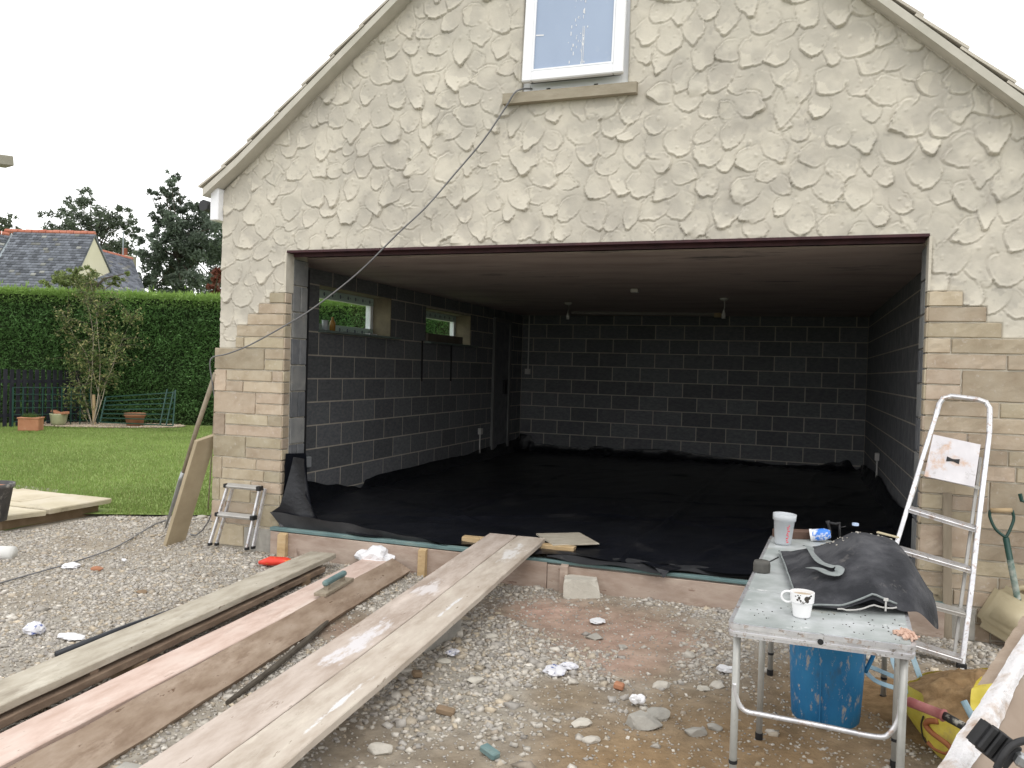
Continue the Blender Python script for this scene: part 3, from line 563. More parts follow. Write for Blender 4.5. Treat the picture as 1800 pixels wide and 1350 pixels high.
# right pier
z = RTOP
stone(WO, RSTEP[0], z - RP, z); stone(WO, RSTEP[1], z - 2 * RP, z - RP); stone(WO, RSTEP[2], z - 3 * RP, z - 2 * RP)
z -= 3 * RP; E = XO1 + .04
stone(WO, 4.94, z - RP, z); stone(4.94, E, z - RP, z); z -= RP
stone(WO, 5.25, z - RP, z); stone(5.25, E, z - RP, z); z -= RP
stone(WO, 5.005, z - RP, z); stone(5.005, E, z - 2 * RP, z); stone(WO, 5.005, z - 2 * RP, z - RP); z -= 2 * RP
pats = [[('s', .42), ('s', .3)], [('s', .9)], [('d', .25), ('t', .5), ('e', 0)], [('s', .52), ('s', .3)], [('t', .38), ('d', 0)], [('s', .3), ('s', .46)], [('d', .3), ('t', 0)], [('s', .62)], [('t', .45), ('d', 0)], [('s', .34), ('s', 0)], [('d', .42), ('t', 0)]]
for pt in pats:
    x = WO; dbl_row = any(p[0] in 'dt' for p in pt); h = 2 * RP if dbl_row else RP
    seq = list(pt)
    for j, (k_, w) in enumerate(seq):
        x1 = E if (j == len(seq) - 1) else x + w
        if k_ in 'se' and not dbl_row: stone(x, x1, z - h, z)
        elif k_ in 'de': stone(x, x1, z - h, z)
        else:
            stone(x, x1, z - RP, z); mid = x + (x1 - x) * .45
            if x1 - x > .35: stone(x, mid, z - h, z - RP); stone(mid, x1, z - h, z - RP)
            else: stone(x, x1, z - h, z - RP)
        x = x1
    if not dbl_row and len(seq) >= 1 and x < E - .01: stone(x, E, z - h, z)
    z -= h
    if z < -.3: break
# stone returns in the doorway reveals
for i in range(len(L) - 1):
    z0, z1 = L[i + 1], L[i]
    parts_ = [(z0, z1)] if i < 5 else [(z0, (z0 + z1) / 2), ((z0 + z1) / 2, z1)]
    for (a, b) in parts_: obj('reveal_stone', MB().box((-.004, .035, (a + b) / 2), (.018, .085 + .004 * rs.random(), b - a - .010), ch=.004), m_stone, front)
z = RTOP
while z > -.2:
    obj('reveal_stone', MB().box((WO + .004, .035, z - RP / 2), (.018, .087, RP - .010), ch=.004), m_stone, front); z -= RP
# render returns above the stones and block returns behind
obj('reveal_render', MB().box((-.004, .045, (HO + L[0]) / 2), (.016, .11, HO - L[0] - .004)), m_mortar, front); obj('reveal_render', MB().box((WO + .004, .045, (HO + RTOP) / 2), (.016, .11, HO - RTOP - .004)), m_mortar, front)
for side, xx in ((0, -.006), (1, WO + .006)):
    k = 0; zt = HO - .04
    while zt > -.2:
        zb = max(zt - .215, -.25)
        if k % 2 == 0: segs = [(.105, .31)]
        else: segs = [(.105, .20), (.215, .31)]
        for (a, b) in segs: obj('reveal_block', MB().box((xx, (a + b) / 2, (zt + zb) / 2), (.022, b - a, zt - zb), ch=.004), m_blockl if (k % 2 == 0 or k < 2) else m_block, front)
        zt -= .225; k += 1

# --- inner walls of dense block
WINS = [(1.02, 2.47, 1.70, 2.14), (3.38, 4.82, 1.69, 2.11)]
lw = MB(); T0, T1 = XO0, XL - .0015
def xb(y0, y1, z0, z1): lw.box(((T0 + T1) / 2, (y0 + y1) / 2, (z0 + z1) / 2), (T1 - T0, y1 - y0, z1 - z0))
ys = [TH]
for (a, b, z0, z1) in WINS: xb(ys[-1], a, -.4, 2.6); xb(a, b, -.4, z0); xb(a, b, z1, 2.6); ys.append(b)
xb(ys[-1], DB + .3, -.4, 2.6)
left = obj('side_wall', lw, m_joint, gar)
right = obj('side_wall', MB().box((XR + .0015 + .25, (TH + DB + .3) / 2, 1.1), (.5, DB + .3 - TH, 3.0)), m_joint, gar)
back = obj('rear_wall', MB().box(((XL + XR) / 2, DB + .15 + .0015, 1.1), (XR - XL, .3, 3.0)), m_joint, gar)
obj('ceiling', MB().box(((XO0 + XO1) / 2, (TH + DB) / 2 + .1, HC + .06), (XO1 - XO0 - .1, DB - .1, .12)).box((WO / 2, (.11 + TH) / 2, HO + .03), (WO, TH - .11, .06)), m_ceil, gar)
obj('floor_slab', MB().box((WO / 2, DB / 2, -.12), (WO + 1.0 - .35, DB + .1, .2)), m_conc, gar)
# eaves walls above the ceiling so that no light leaks in
obj('upper_floor', MB().box(((XO0 + XO1) / 2, (TH + DB) / 2 + .1, 2.72), (XO1 - XO0 - .1, DB + .2, .06)), m_ceil, gar)
blk = MB().box((0, 0, 0), (1, 1, 1), ch=.012)
bo = obj('block', blk, m_block, left, M=Matrix.Identity(4)); bmesh_shared = bo.data; bpy.data.objects.remove(bo)
cells = []
def cut(a0, a1, z0, z1, holes):
    rects = [(a0, a1, z0, z1)]
    for (h0, h1, k0, k1) in holes:
        out = []
        for (p0, p1, q0, q1) in rects:
            if p1 <= h0 or p0 >= h1 or q1 <= k0 or q0 >= k1: out.append((p0, p1, q0, q1)); continue
            if p0 < h0: out.append((p0, h0, q0, q1))
            if p1 > h1: out.append((h1, p1, q0, q1))
            m0, m1 = max(p0, h0), min(p1, h1)
            if q0 < k0: out.append((m0, m1, q0, k0))
            if q1 > k1: out.append((m0, m1, k1, q1))
        rects = out
    return [r_ for r_ in rects if r_[1] - r_[0] > .04 and r_[3] - r_[2] > .03]
ZC = -.115
for k in range(-1, 12):
    z0, z1 = ZC + .225 * k + .0065, ZC + .225 * (k + 1) - .0065; z1 = min(z1, HC + .02)
    if z1 - z0 < .03: continue
    # rear wall
    sh = .083 if k % 2 else .083 - .225
    a = sh - .45
    while a < XR:
        p0, p1 = max(a + .007, XL + .004), min(a + .443, XR - .004)
        if p1 - p0 > .05: cells.append((back, 'b', p0, p1, z0, z1))
        a += .45
    sh = 1.024 - .9 if k % 2 else 1.024 - .9 + .225
    a = sh - .45
    while a < DB:
        for wall, side in ((left, 'l'), (right, 'r')):
            p0, p1 = max(a + .007, TH + .01), min(a + .443, DB - .004)
            if p1 - p0 > .05:
                for (r0, r1, q0, q1) in cut(p0, p1, z0, z1, WINS if side == 'l' else []): cells.append((wall, side, r0, r1, q0, q1))
        a += .45
def cell_info(c):
    w_, s_, a0, a1, z0, z1 = c; q = .012
    if s_ == 'b': cen, dim = ((a0 + a1) / 2, DB + q / 2, (z0 + z1) / 2), (a1 - a0, q, z1 - z0)
    elif s_ == 'l': cen, dim = (XL - q / 2, (a0 + a1) / 2, (z0 + z1) / 2), (q, a1 - a0, z1 - z0)
    else: cen, dim = (XR + q / 2, (a0 + a1) / 2, (z0 + z1) / 2), (q, a1 - a0, z1 - z0)
    C0 = Vector(cen); d = (C0 - CAM).normalized(); area = (a1 - a0) * (z1 - z0) * abs(d.y if s_ == 'b' else d.x) / (C0 - CAM).length_squared
    u, v, zz = proj_np(np.array([cen])); vis = 500 < u[0] < 1640
    return (area if vis else area * .01), cen, dim
info = sorted([(cell_info(c), c) for c in cells], key=lambda t: -t[0][0])
rest = {left.name: MB(), right.name: MB(), back.name: MB()}; wb = {left.name: left, right.name: right, back.name: back}
for i, ((ar, cen, dim), c) in enumerate(info):
    jit = random.uniform(-.0007, .0007)
    if i < 292:
        M_ = Matrix.Translation(Vector(cen) + Vector((jit if c[1] != 'b' else 0, jit if c[1] == 'b' else 0, 0))) @ Matrix.Diagonal((*dim, 1)); inst(bmesh_shared, 'block', c[0], M_)
    else: rest[c[0].name].box(cen, dim)
for k_, mb in rest.items():
    if mb.v: obj('blockwork', mb, m_block, wb[k_], kind='stuff')

# side windows in the left wall
for wi, (a, b, z0, z1) in enumerate(WINS):
    w = obj('side_window', MB().box((-.60, (a + b) / 2, z0 + .045), (.06, b - a, .09)).box((-.60, (a + b) / 2, z1 - .045), (.06, b - a, .09)).box((-.60, a + .03, (z0 + z1) / 2), (.06, .06, z1 - z0 - .14)).box((-.60, b - .03, (z0 + z1) / 2), (.06, .06, z1 - z0 - .14)), m_upvc, gar)
    obj('glass_pane', MB().box((-.60, (a + b) / 2, (z0 + z1) / 2), (.012, b - a - .12, z1 - z0 - .14)), m_winglass, w)
    obj('protective_tape', MB().box((-.568, (a + b) / 2, z0 + .045), (.004, b - a - .01, .085)).box((-.568, (a + b) / 2, z1 - .045), (.004, b - a - .01, .085)), m_tape, w)
    ink = MB(); yy = a + .12
    while yy < b - .05:
        for zz_ in (z0 + .045, z1 - .045):
            sN = 8; c = Vector((-.5645, yy, zz_)); ink.add([c + Vector((0, .017 * math.cos(6.283 * q / sN), .02 * math.sin(6.283 * q / sN))) for q in range(sN)] + [c + Vector((0, .010 * math.cos(6.283 * q / sN), .012 * math.sin(6.283 * q / sN))) for q in range(sN)], [(q, (q + 1) % sN, sN + (q + 1) % sN, sN + q) for q in range(sN)])
            ink.add([c + Vector((0, -.005, .006)), c + Vector((0, .006, .006)), c + Vector((0, .006, -.007)), c + Vector((0, -.005, -.007))], [(0, 1, 2, 3)])
            ink.add([c + Vector((0, .045, .008)), c + Vector((0, .052, .008)), c + Vector((0, .052, -.006)), c + Vector((0, .045, -.006))], [(0, 1, 2, 3)])
        yy += .155
    obj('tape_print', ink, m_ink, w, fixn=False)
    obj('inner_reveal', MB().box((-.45, b - .004, (z0 + z1) / 2), (.22, .012, z1 - z0)).box((-.45, (a + b) / 2, z1 + .0), (.22, b - a, .008)), mat('reveal_plaster%d' % wi, [(.17, .14, .10), (.26, .22, .15)], scale=8, rough=.9), w)
    obj('window_board', MB().box((-.42, (a + b) / 2 + .06, z0 - .004), (.32, b - a + .14, .022), ch=.004), mat('green_coated_board%d' % wi, [(.13, .17, .16), (.18, .22, .2)], scale=4, rough=.4), w)
obj('bottle', MB().lathe([(.001, 0), (.03, 0), (.03, .08), (.028, .10), (.012, .125), (.011, .15), (.001, .15)], 12, Matrix.Translation((-.44, 1.42, WINS[0][2] + .008))), mat('amber', [(.28, .14, .03), (.36, .2, .05)], rough=.3), None,
    'small amber bottle standing on the nearer side window board', 'bottle', smooth=True)
obj('plastic_cup', MB().lathe([(.001, 0), (.028, 0), (.034, .11), (.031, .11), (.026, .01), (.001, .01)], 12, Matrix.Translation((-.45, 1.30, WINS[0][2] + .008))), m_beaker, None, 'small clear cup beside the amber bottle on the window board', 'cup', smooth=True)
obj('wood_scrap', MB().box((-.40, 2.14, WINS[0][2] + .016), (.06, .16, .016)), m_whitesplat, None, 'small white offcut lying at the far end of the nearer window board', 'offcut')
obj('timber_offcut', MB().box((-.36, 3.95, WINS[1][2] + .06), (.09, 1.1, .10), ch=.004), mat('dull_timber', [(.10, .085, .07), (.15, .13, .11)], rough=.9), None, 'thick dark timber length laid on the farther side window board', 'timber')
# fittings
def fit(name, label, cat, mb, m, group=None): return obj(name, mb, m, None, label, cat, group)
p = GX(536, 812, XL); t = thing('socket_box', 'grey metal socket box low on the left blockwork beside the doorway', 'socket box', p)
obj('box', MB().box((XL + .02, p.y, p.z), (.04, .10, .10), ch=.004), m_metalbox, t); obj('cover_plate', MB().box((XL + .042, p.y, p.z), (.004, .085, .085)), m_metalbox, t)
def conduit(label, wall, p, zlow, zhigh):
    t = thing('socket_box', label, 'socket box', p, 'socket boxes with white conduit')
    dx, dy = {'l': (1, 0), 'r': (-1, 0), 'b': (0, -1)}[wall]
    obj('box', MB().box((p.x + dx * .022, p.y + dy * .022, p.z), (.05 if dx else .09, .05 if dy else .09, .09), ch=.004), m_fitting, t)
    obj('conduit', MB().tube([(p.x + dx * .018, p.y + dy * .018, zlow), (p.x + dx * .018, p.y + dy * .018, zhigh)], .011, 8), m_fitting, t)
conduit('white socket box with conduit running down, at the far end of the left wall', 'l', GX(842, 758, XL), .12, .42)
conduit('white socket box with conduit running down, on the right wall', 'r', GX(1545, 803, XR), .1, .44)
conduit('socket box at waist height with conduit from the ceiling, rear left corner', 'b', Vector((-.22, DB, 1.35)), 1.38, HC)
def pendant(u, v, label, drop, z=HC):
    p = GZ(u, v, z); t = thing('pendant_light', label, 'pendant light', (p.x, p.y, z), 'bare pendant lights')
    obj('ceiling_rose', MB().lathe([(.001, -.03), (.03, -.03), (.05, -.012), (.052, 0), (.001, 0)], 14, Matrix.Translation((p.x, p.y, z))), m_fitting, t, smooth=True)
    obj('flex', MB().tube([(p.x, p.y, z - .02), (p.x + .01, p.y, z - drop * .5), (p.x, p.y, z - drop)], .004, 6), m_fitting, t)
    obj('lamp_holder', MB().lathe([(.001, -.10), (.022, -.10), (.024, -.05), (.014, -.03), (.010, 0), (.001, 0)], 12, Matrix.Translation((p.x, p.y, z - drop + .01))), m_fitting, t, smooth=True)
pendant(999, 532, 'left of two bare pendant lamp holders hanging from the ceiling', .13); pendant(1273, 524, 'right of two bare pendant lamp holders hanging from the ceiling', .15)
p = GZ(1116, 508, HC); fit('ceiling_box', 'small white square box fixed in the middle of the ceiling', 'junction box', MB().box((p.x, p.y, HC - .02), (.08, .09, .04), ch=.004), m_fitting)
a, b = GZ(1005, 551, HC - .03), GZ(1262, 554, HC - .03); t = thing('strip_light', 'long thin batten light fixed to the ceiling near the back wall', 'strip light', a)
obj('batten', MB().beam((a.x, a.y, HC - .02), (b.x, b.y, HC - .02), .06, .04), mat('dull_batten', [(.22, .2, .19), (.28, .26, .25)], rough=.6), t); obj('end_box', MB().box((b.x, b.y, HC - .03), (.10, .08, .06)), m_ply, t)
# blocked side doorway at the far end of left wall
t = thing('side_door', 'narrow closed side door with pale vertical frame at the far end of the left wall', 'door', (XL, 6.0, 0))
obj('door_leaf', MB().box((XL + .004, 6.08, 1.13), (.03, .60, 1.95)), m_block, t)
obj('frame', MB().box((XL + .015, 5.74, 1.15), (.05, .07, 2.0)).box((XL + .015, 6.42, 1.15), (.05, .07, 2.0)).box((XL + .015, 6.08, 2.13), (.05, .61, .06)), mat('door_frame', [(.13, .13, .13), (.17, .17, .17)], rough=.7), t)
obj('back_box', MB().box((XL + .03, 6.2, 1.1), (.05, .12, .22)), m_black, t)
for yy, zt in ((3.27, 1.70), (4.15, 1.68)): fit('wall_cable', 'black cable clipped down the left wall below the %s side window' % ('nearer' if yy < 4 else 'farther'), 'cable', MB().tube([(XL + .012, yy, zt), (XL + .012, yy + .01, 1.0 + .2)], .012, 6), m_black)
fit('jamb_gap_strip', 'black timber strip standing against the left jamb inside the doorway', 'timber', MB().box((-.03, TH + .03, 1.10), (.03, .035, 2.2)), m_black)  # solid black strip draws the dark line of the gap behind the jamb

# --- roof edge
vg = .115                                          # how far the verge stands out
def slope_pts(side): return (APX, APZ), (APX + side * 3.31, APZ - SLS[side] * 3.31)
for side in (-1, 1):
    SL = SLS[side]; a, b = slope_pts(side)
    pts = [(a[0], a[1]), (b[0] - side * .30, b[1] + SL * .30 - .0), (b[0] + side * .04, b[1] - .04 + .04)]
    mb = MB()
    for i in range(2):
        (x0, z0), (x1, z1) = pts[i], pts[i + 1]
        mb.add([(x0, -vg, z0 - .030), (x1, -vg, z1 - .030), (x1, -vg, z1 + .032), (x0, -vg, z0 + .032), (x0, .40, z0 - .030), (x1, .40, z1 - .030), (x1, .40, z1 + .028), (x0, .40, z0 + .028)],
               [(0, 1, 2, 3), (7, 6, 5, 4), (0, 4, 5, 1), (3, 2, 6, 7), (0, 3, 7, 4), (1, 5, 6, 2)])
    vc = obj('verge', mb, m_ucloak, gar)
    n = 13; Ltot = math.hypot(3.35, 3.35 * SL)
    for i in range(n):
        t0, t1 = i / n, (i + 1.12) / n; t1 = min(t1, 1.0)
        def at(t):
            x = APX + side * 3.35 * t; zz_ = APZ - SL * 3.35 * t; 
            return Vector((x, 0, zz_ + (.035 * max(0, (t - .9) / .1))))
        p0, p1 = at(t0), at(t1); up_ = Vector((side * SL, 0, 1)).normalized()
        lo = .029; hi = .050
        q0, q1 = p0 + up_ * lo, p1 + up_ * hi; jt = random.uniform(-.006, .006)
        mb = MB(); th_ = .016
        mb.add([(q0.x, -vg - .006 + jt, q0.z), (q1.x, -vg - .006 + jt, q1.z), (q1.x + up_.x * th_, -vg - .006 + jt, q1.z + up_.z * th_), (q0.x + up_.x * th_, -vg - .006 + jt, q0.z + up_.z * th_),
                (q0.x, .39, q0.z), (q1.x, .39, q1.z), (q1.x + up_.x * th_, .39, q1.z + up_.z * th_), (q0.x + up_.x * th_, .39, q0.z + up_.z * th_)],
               [(0, 1, 2, 3), (7, 6, 5, 4), (0, 4, 5, 1), (3, 2, 6, 7), (0, 3, 7, 4), (1, 5, 6, 2)])
        obj('verge_tile', mb, m_tile, gar)
    mb = MB(); x1, z1 = APX + side * 3.35, APZ - SL * 3.35 + .03
    mb.add([(APX, .40, APZ + .03), (x1, .40, z1 + .03), (x1, DB + .6, z1 + .03), (APX, DB + .6, APZ + .03), (APX, .40, APZ - .02), (x1, .40, z1 - .02), (x1, DB + .6, z1 - .02), (APX, DB + .6, APZ - .02)], [(0, 1, 2, 3), (7, 6, 5, 4), (0, 4, 5, 1), (1, 5, 6, 2), (2, 6, 7, 3), (3, 7, 4, 0)])
    obj('roof', mb, m_tile, gar)
    ex = APX + side * 3.17 if side > 0 else XO0 - .042
    obj('fascia_end', MB().box((ex, .16, 2.715), (.084, .44, .27), ch=.006), m_upvc, gar)
    obj('gutter', MB().tube([(ex + side * .20, .04, 2.735), (ex + side * .20, DB, 2.735)], .05, 8), m_gutter, gar)
    obj('rear_gable', MB().add([(APX, DB + .3, APZ - .06), (APX + side * 3.1, DB + .3, 2.8), (APX + side * 3.1, DB + .3, -.4), (APX, DB + .3, -.4)], [(0, 1, 2, 3)]), m_mortar, gar)

# --- gable window
cx = (WX0 + WX1) / 2
win = obj('gable_window', MB().box((WX0 + .03, .07, (WZ0 + WZ1) / 2), (.06, .07, WZ1 - WZ0), ch=.004).box((WX1 - .03, .07, (WZ0 + WZ1) / 2), (.06, .07, WZ1 - WZ0), ch=.004).box((cx, .07, WZ0 + .032), (WX1 - WX0 - .12, .07, .064), ch=.004).box((cx, .07, WZ1 - .03), (WX1 - WX0 - .12, .07, .06), ch=.004), m_upvc, gar)
Ms = Matrix.Translation((cx, .035, WZ1 - .03)) @ Matrix.Rotation(rad(-4.5), 4, 'X') @ Matrix.Rotation(rad(0), 4, 'Y')
hw, hh = (WX1 - WX0) / 2 - .022, WZ1 - WZ0 - .07
def loc(mb): mb.v = [tuple(Ms @ Vector(v)) for v in mb.v]; return mb
fr = .075
sash = obj('sash', loc(MB().box((-hw + fr / 2, 0, -hh / 2), (fr, .05, hh), ch=.008).box((hw - fr / 2, 0, -hh / 2), (fr, .05, hh), ch=.008).box((0, 0, -hh + fr / 2), (2 * hw - 2 * fr + .004, .048, fr), ch=.008).box((0, 0, -fr / 2), (2 * hw - 2 * fr + .004, .048, fr), ch=.008)
           .box((-hw + fr + .006, -.006, -hh / 2), (.012, .03, hh - 2 * fr)).box((hw - fr - .006, -.006, -hh / 2), (.012, .03, hh - 2 * fr)).box((0, -.006, -hh + fr + .006), (2 * hw - 2 * fr - .024, .03, .012))), m_upvc, win)
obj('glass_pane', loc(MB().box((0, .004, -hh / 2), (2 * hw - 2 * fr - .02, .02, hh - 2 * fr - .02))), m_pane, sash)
sp = MB(); r5 = random.Random(3)
for k in range(60):
    x = r5.gauss(.03, .035) if k % 3 else r5.gauss(.075, .004); z = -hh + fr + .02 + r5.random() ** 1.2 * .62; w, h = r5.uniform(.0015, .006), r5.uniform(.006, .03)
    sp.box((x, -.0075, z), (w, .002, h))
for x in (.068, .079): sp.box((x, -.0075, -hh + fr + .16), (.0028, .002, .28))
sp.box((-hw + fr + .045, -.0075, -hh + fr + .27), (.06, .002, .009), Matrix.Rotation(rad(4), 3, 'Y'))
obj('splash_mark', loc(sp), m_whitesplat, sash, kind='stuff')
obj('window_board', MB().box((cx, .20, WZ0 + .01), (WX1 - WX0, .2, .02)), m_upvc, win)
obj('weep_vent', MB().box((cx - .2, .033, WZ0 + .012), (.03, .006, .012)).box((cx + .16, .033, WZ0 + .012), (.03, .006, .012)), m_black, win)
obj('stone_sill', MB().add([(1.90, -.055, 3.352), (2.905, -.055, 3.352), (2.905, .06, 3.352), (1.90, .06, 3.352), (1.90, -.055, 3.428), (2.905, -.055, 3.428), (2.905, .06, 3.447), (1.90, .06, 3.447)], [(3, 2, 1, 0), (4, 5, 6, 7), (0, 1, 5, 4), (1, 2, 6, 5), (2, 3, 7, 6), (3, 0, 4, 7)]), m_sill, gar)
obj('room_back', MB().box((cx, 1.4, 4.0), (2.0, .05, 1.6)), m_mortar, gar)

# ------------------------------------------------------------------ shuttering along the threshold
sh = thing('shuttering', 'long plaster-stained shuttering boards along the garage threshold held by pegs', 'shuttering', (2.4, -.06, -.2))
def shb(x0, x1, y, z1, z0=-.25): obj('board', MB().box(((x0 + x1) / 2, y, (z0 + z1) / 2), (x1 - x0, .032, z1 - z0), ch=.003), m_shutter, sh)
shb(-.04, 2.36, -.066, -.02); shb(2.365, 4.95, -.070, -.035)
obj('batten', MB().box((1.05, -.050, .0), (2.2, .06, .028), ch=.004), m_batten, sh); obj('batten', MB().box((3.55, -.055, -.012), (2.8, .055, .022), ch=.004), m_batten, sh)
for x, w in ((.10, .075), (1.37, .06), (2.50, .055), (3.9, .055)): obj('peg', MB().add([(x - w / 2, -.135, -.3), (x + w / 2, -.135, -.3), (x + w / 2, -.085, -.3), (x - w / 2, -.085, -.3), (x - w / 2, -.125, -.03), (x + w / 2, -.12, -.03), (x + w / 2, -.085, -.018), (x - w / 2, -.085, -.018)], [(3, 2, 1, 0), (4, 5, 6, 7), (0, 1, 5, 4), (1, 2, 6, 5), (2, 3, 7, 6), (3, 0, 4, 7)]), m_peg if x < 2 else m_shutter, sh)
obj('wedge', MB().add([(.20, -.10, -.25), (.28, -.12, -.25), (.25, -.09, -.25), (.22, -.10, -.13)], [(0, 1, 2), (0, 1, 3), (1, 2, 3), (2, 0, 3)]), m_shutter, sh)

# ------------------------------------------------------------------ black polythene
ps = thing('plastic_sheet', 'black polythene membrane covering the garage floor and turned up at the walls', 'plastic sheet', (2.4, 3.5, 0))
CREASES = [(.2, .9, 4.6, 2.6, .020, .03), (.6, .3, 3.4, 2.0, .016, .025), (1.9, .2, 4.9, 1.4, .014, .022), (2.9, .1, 3.1, 6.8, .024, .02), (1.1, 1.0, 1.3, 6.9, .018, .02), (-.2, 3.2, 4.9, 3.6, .020, .02), (3.4, .3, 4.7, 4.6, .02, .03), (-.2, 5.2, 4.9, 5.0, .022, .02), (.0, 1.6, 2.4, .4, .02, .03), (4.1, .2, 4.3, 6.6, .02, .018)]
def crs(x, y):
    t_ = 0.
    for (x0, y0, x1, y1, h_, w_) in CREASES:
        dx, dy = x1 - x0, y1 - y0; L2 = dx * dx + dy * dy; k = ((x - x0) * dx + (y - y0) * dy) / L2; kk = min(1, max(0, k)); d_ = math.hypot(x - x0 - kk * dx + .03 * math.sin(k * 17), y - y0 - kk * dy)
        t_ += h_ * math.exp(-(d_ / w_) ** 2) * (.5 + .5 * math.sin(k * 9 + x0 * 3) ** 2)
    return t_
def wr(x, y): return crs(x, y) + float(.020 * abs(fbm(x * 2.1 - y * 1.3, y * .8 + x * .5, 79) - .5) * 2 + .030 * max(0, (y - 6.2)) * abs(fbm(x * 6, y * 6, 83) - .5) * 4 + .016 * (fbm(x * 1.3, y * 1.3, 70) - .5) * 2 + .010 * abs(fbm(x * 3 + y, y * 1.1 - x * .4, 73) - .5) * 2 + .012 * math.exp(-((y - .7 - .33 * x + .25 * math.sin(x * 2)) / .03) ** 2) * 1.6 + .012 * math.exp(-((y - 2.2 - .25 * x) / .05) ** 2) + .012 * math.exp(-((x - 2.9 - .05 * y) / .03) ** 2))
def fl(u, v):
    x = XL + .05 + u * (XR - XL - .1); y = .02 + v * (DB - .07); y = y if v > 0 else -.02 + .03 * math.sin(u * 21) + (.05 * math.sin(u * 47 + 1))
    if v < .02 and u < .08: x = max(x, .03)
    e = max(0, 1 - min(x - XL - .05, XR - .05 - x) / .25) if y > .4 else 0
    return (x, y, .022 + wr(x, y) + .03 * e * e + (.0 if y > .1 else .004))
obj('floor_sheet', MB().grid(fl, 170, 210), m_dpm, ps, smooth=True, fixn=False)
def upstand(pts, fn, name, nz=8, m=m_dpm3):      # pts: (s, height); fn(s, h, z) gives the point
    mb = MB(); ss = []
    for i in range(len(pts) - 1):
        for q in range(6): t = q / 6; t_ = t * t * (3 - 2 * t); ss.append((pts[i][0] + (pts[i + 1][0] - pts[i][0]) * t, pts[i][1] + (pts[i + 1][1] - pts[i][1]) * t_))
    ss.append(pts[-1]); n_ = len(ss)
    mb.add([fn(s, j / nz, .0 + (h + .012 * (vn(s * 9, 0, 3) - .5)) * (j / nz)) for j in range(nz + 1) for (s, h) in ss], [(j * n_ + i, j * n_ + i + 1, (j + 1) * n_ + i + 1, (j + 1) * n_ + i) for j in range(nz) for i in range(n_ - 1)])
    return obj(name, mb, m, ps, smooth=True, fixn=False)
crumple = lambda s, z, k: .05 * (fbm(s * 5, z * 6, k) - .4) + .03 * abs(fbm(s * 11, z * 9, k + 4) - .5)
upstand([(.33, .50), (.76, .26), (1.33, .16), (1.66, .10), (1.87, .06), (1.98, .13), (2.32, .16), (2.99, .155), (3.86, .165), (4.66, .15), (5.43, .19), (6.3, .20), (6.82, .22), (7.0, .26)],
        lambda s, t, z: (XL + .012 + .10 * (1 - t) ** 2 + max(0, crumple(s, z, 90)), s, .012 + z), 'upstand')
upstand([(XL + .02, .30), (-.13, .28), (-.05, .15), (.81, .125), (1.0, .17), (1.34, .145), (2.11, .18), (2.3, .17), (2.62, .14), (3.18, .095), (3.74, .055), (4.27, .07), (4.6, .14), (4.75, .19), (4.87, .05), (4.95, .12)],
        lambda s, t, z: (s, DB - .014 - .13 * (1 - t) ** 2 - max(0, crumple(s, z, 96)) * 2, .012 + z), 'upstand')
upstand([(.35, .36), (1.5, .30), (2.5, .22), (3.3, .20), (4.24, .25), (5.07, .24), (5.9, .2), (6.64, .17), (7.0, .12)],
        lambda s, t, z: (XR - .012 - .10 * (1 - t) ** 2 - max(0, crumple(s, z, 99)), s, .012 + z), 'upstand')
# the peak folded up against the left jamb and its stiff flap over the stones
def quadsurf(P, nu=10, nv=10, amp=.01, seed=0):
    A, B, Cc, D_ = [Vector(q) for q in P]; mb = MB()
    def f(u, v):
        p = A.lerp(B, u).lerp(D_.lerp(Cc, u), v); w = float(fbm(u * 4 + seed, v * 4, 5) - .5) * amp * 2; return tuple(p + Vector((w * .6, -abs(w), w * .4)))
    return mb.grid(f, nu, nv)
obj('corner_fold', quadsurf([(.03, -.01, .02), (.05, .34, .02), (.035, .30, .60), (.02, .02, .62)], 8, 12, .018, 3), m_dpm, ps, smooth=True, fixn=False)
mb = MB().add([(.10, -.05, .60), (.20, .04, .58), (.27, .12, .02), (.05, -.09, .02), (-.065, -.10, .13), (.055, -.075, .33), (.5, .1, .02)], [(0, 1, 2, 3, 5), (5, 3, 4), (1, 6, 2)])
def curtain(u, v):          # v up, u from tip to inner corner
    zt = .15 + .46 * (u ** .55) if u < .55 else .15 + .46 * (.55 ** .55) + (u - .55) * .1
    top = [(-.062, .13), (.03, .19), (.06, .30), (.085, .45), (.11, .60), (.22, .59), (.235, .30), (.26, .245)]
    k = u * (len(top) - 1); i = min(int(k), len(top) - 2); t = k - i; tx = top[i][0] * (1 - t) + top[i + 1][0] * t; tz = top[i][1] * (1 - t) + top[i + 1][1] * t
    bx = .035 + u * .35; x = tx * v + bx * (1 - v); y = -.055 + .12 * u * (1 - v * .4) + .015 * math.sin(u * 9 + v * 3); return (x - (.0), y + .0, .018 + (tz - .018) * v)
obj('corner_curtain', MB().grid(curtain, 28, 12), m_dpm, ps, smooth=True, fixn=False)
def flap(u, v):             # greyer underside strip along the threshold on the left
    x0 = -.045 * (1 - v) * 0 + .035; x = x0 + u * 1.52 - (.10 * v * (1 - u)); h = .115 * (1 - u ** 1.6) + .006; return (x, -.035 - .028 * v + .015 * math.sin(u * 17) * v, .014 + h * v + .004 * math.sin(u * 31))
obj('turned_edge', MB().grid(flap, 40, 6), m_dpm2, ps, smooth=True, fixn=False)
def flap2(u, v):
    x = 2.35 + u * 1.75; return (x, .06 - v * (.13 + .05 * math.sin(u * 6) + .07 * max(0, 1 - abs(u - .47) / .07)), .03 + .01 * math.sin(u * 23 + v) - .02 * v * v)
obj('loose_edge', MB().grid(flap2, 50, 5), m_dpm2, ps, smooth=True, fixn=False)
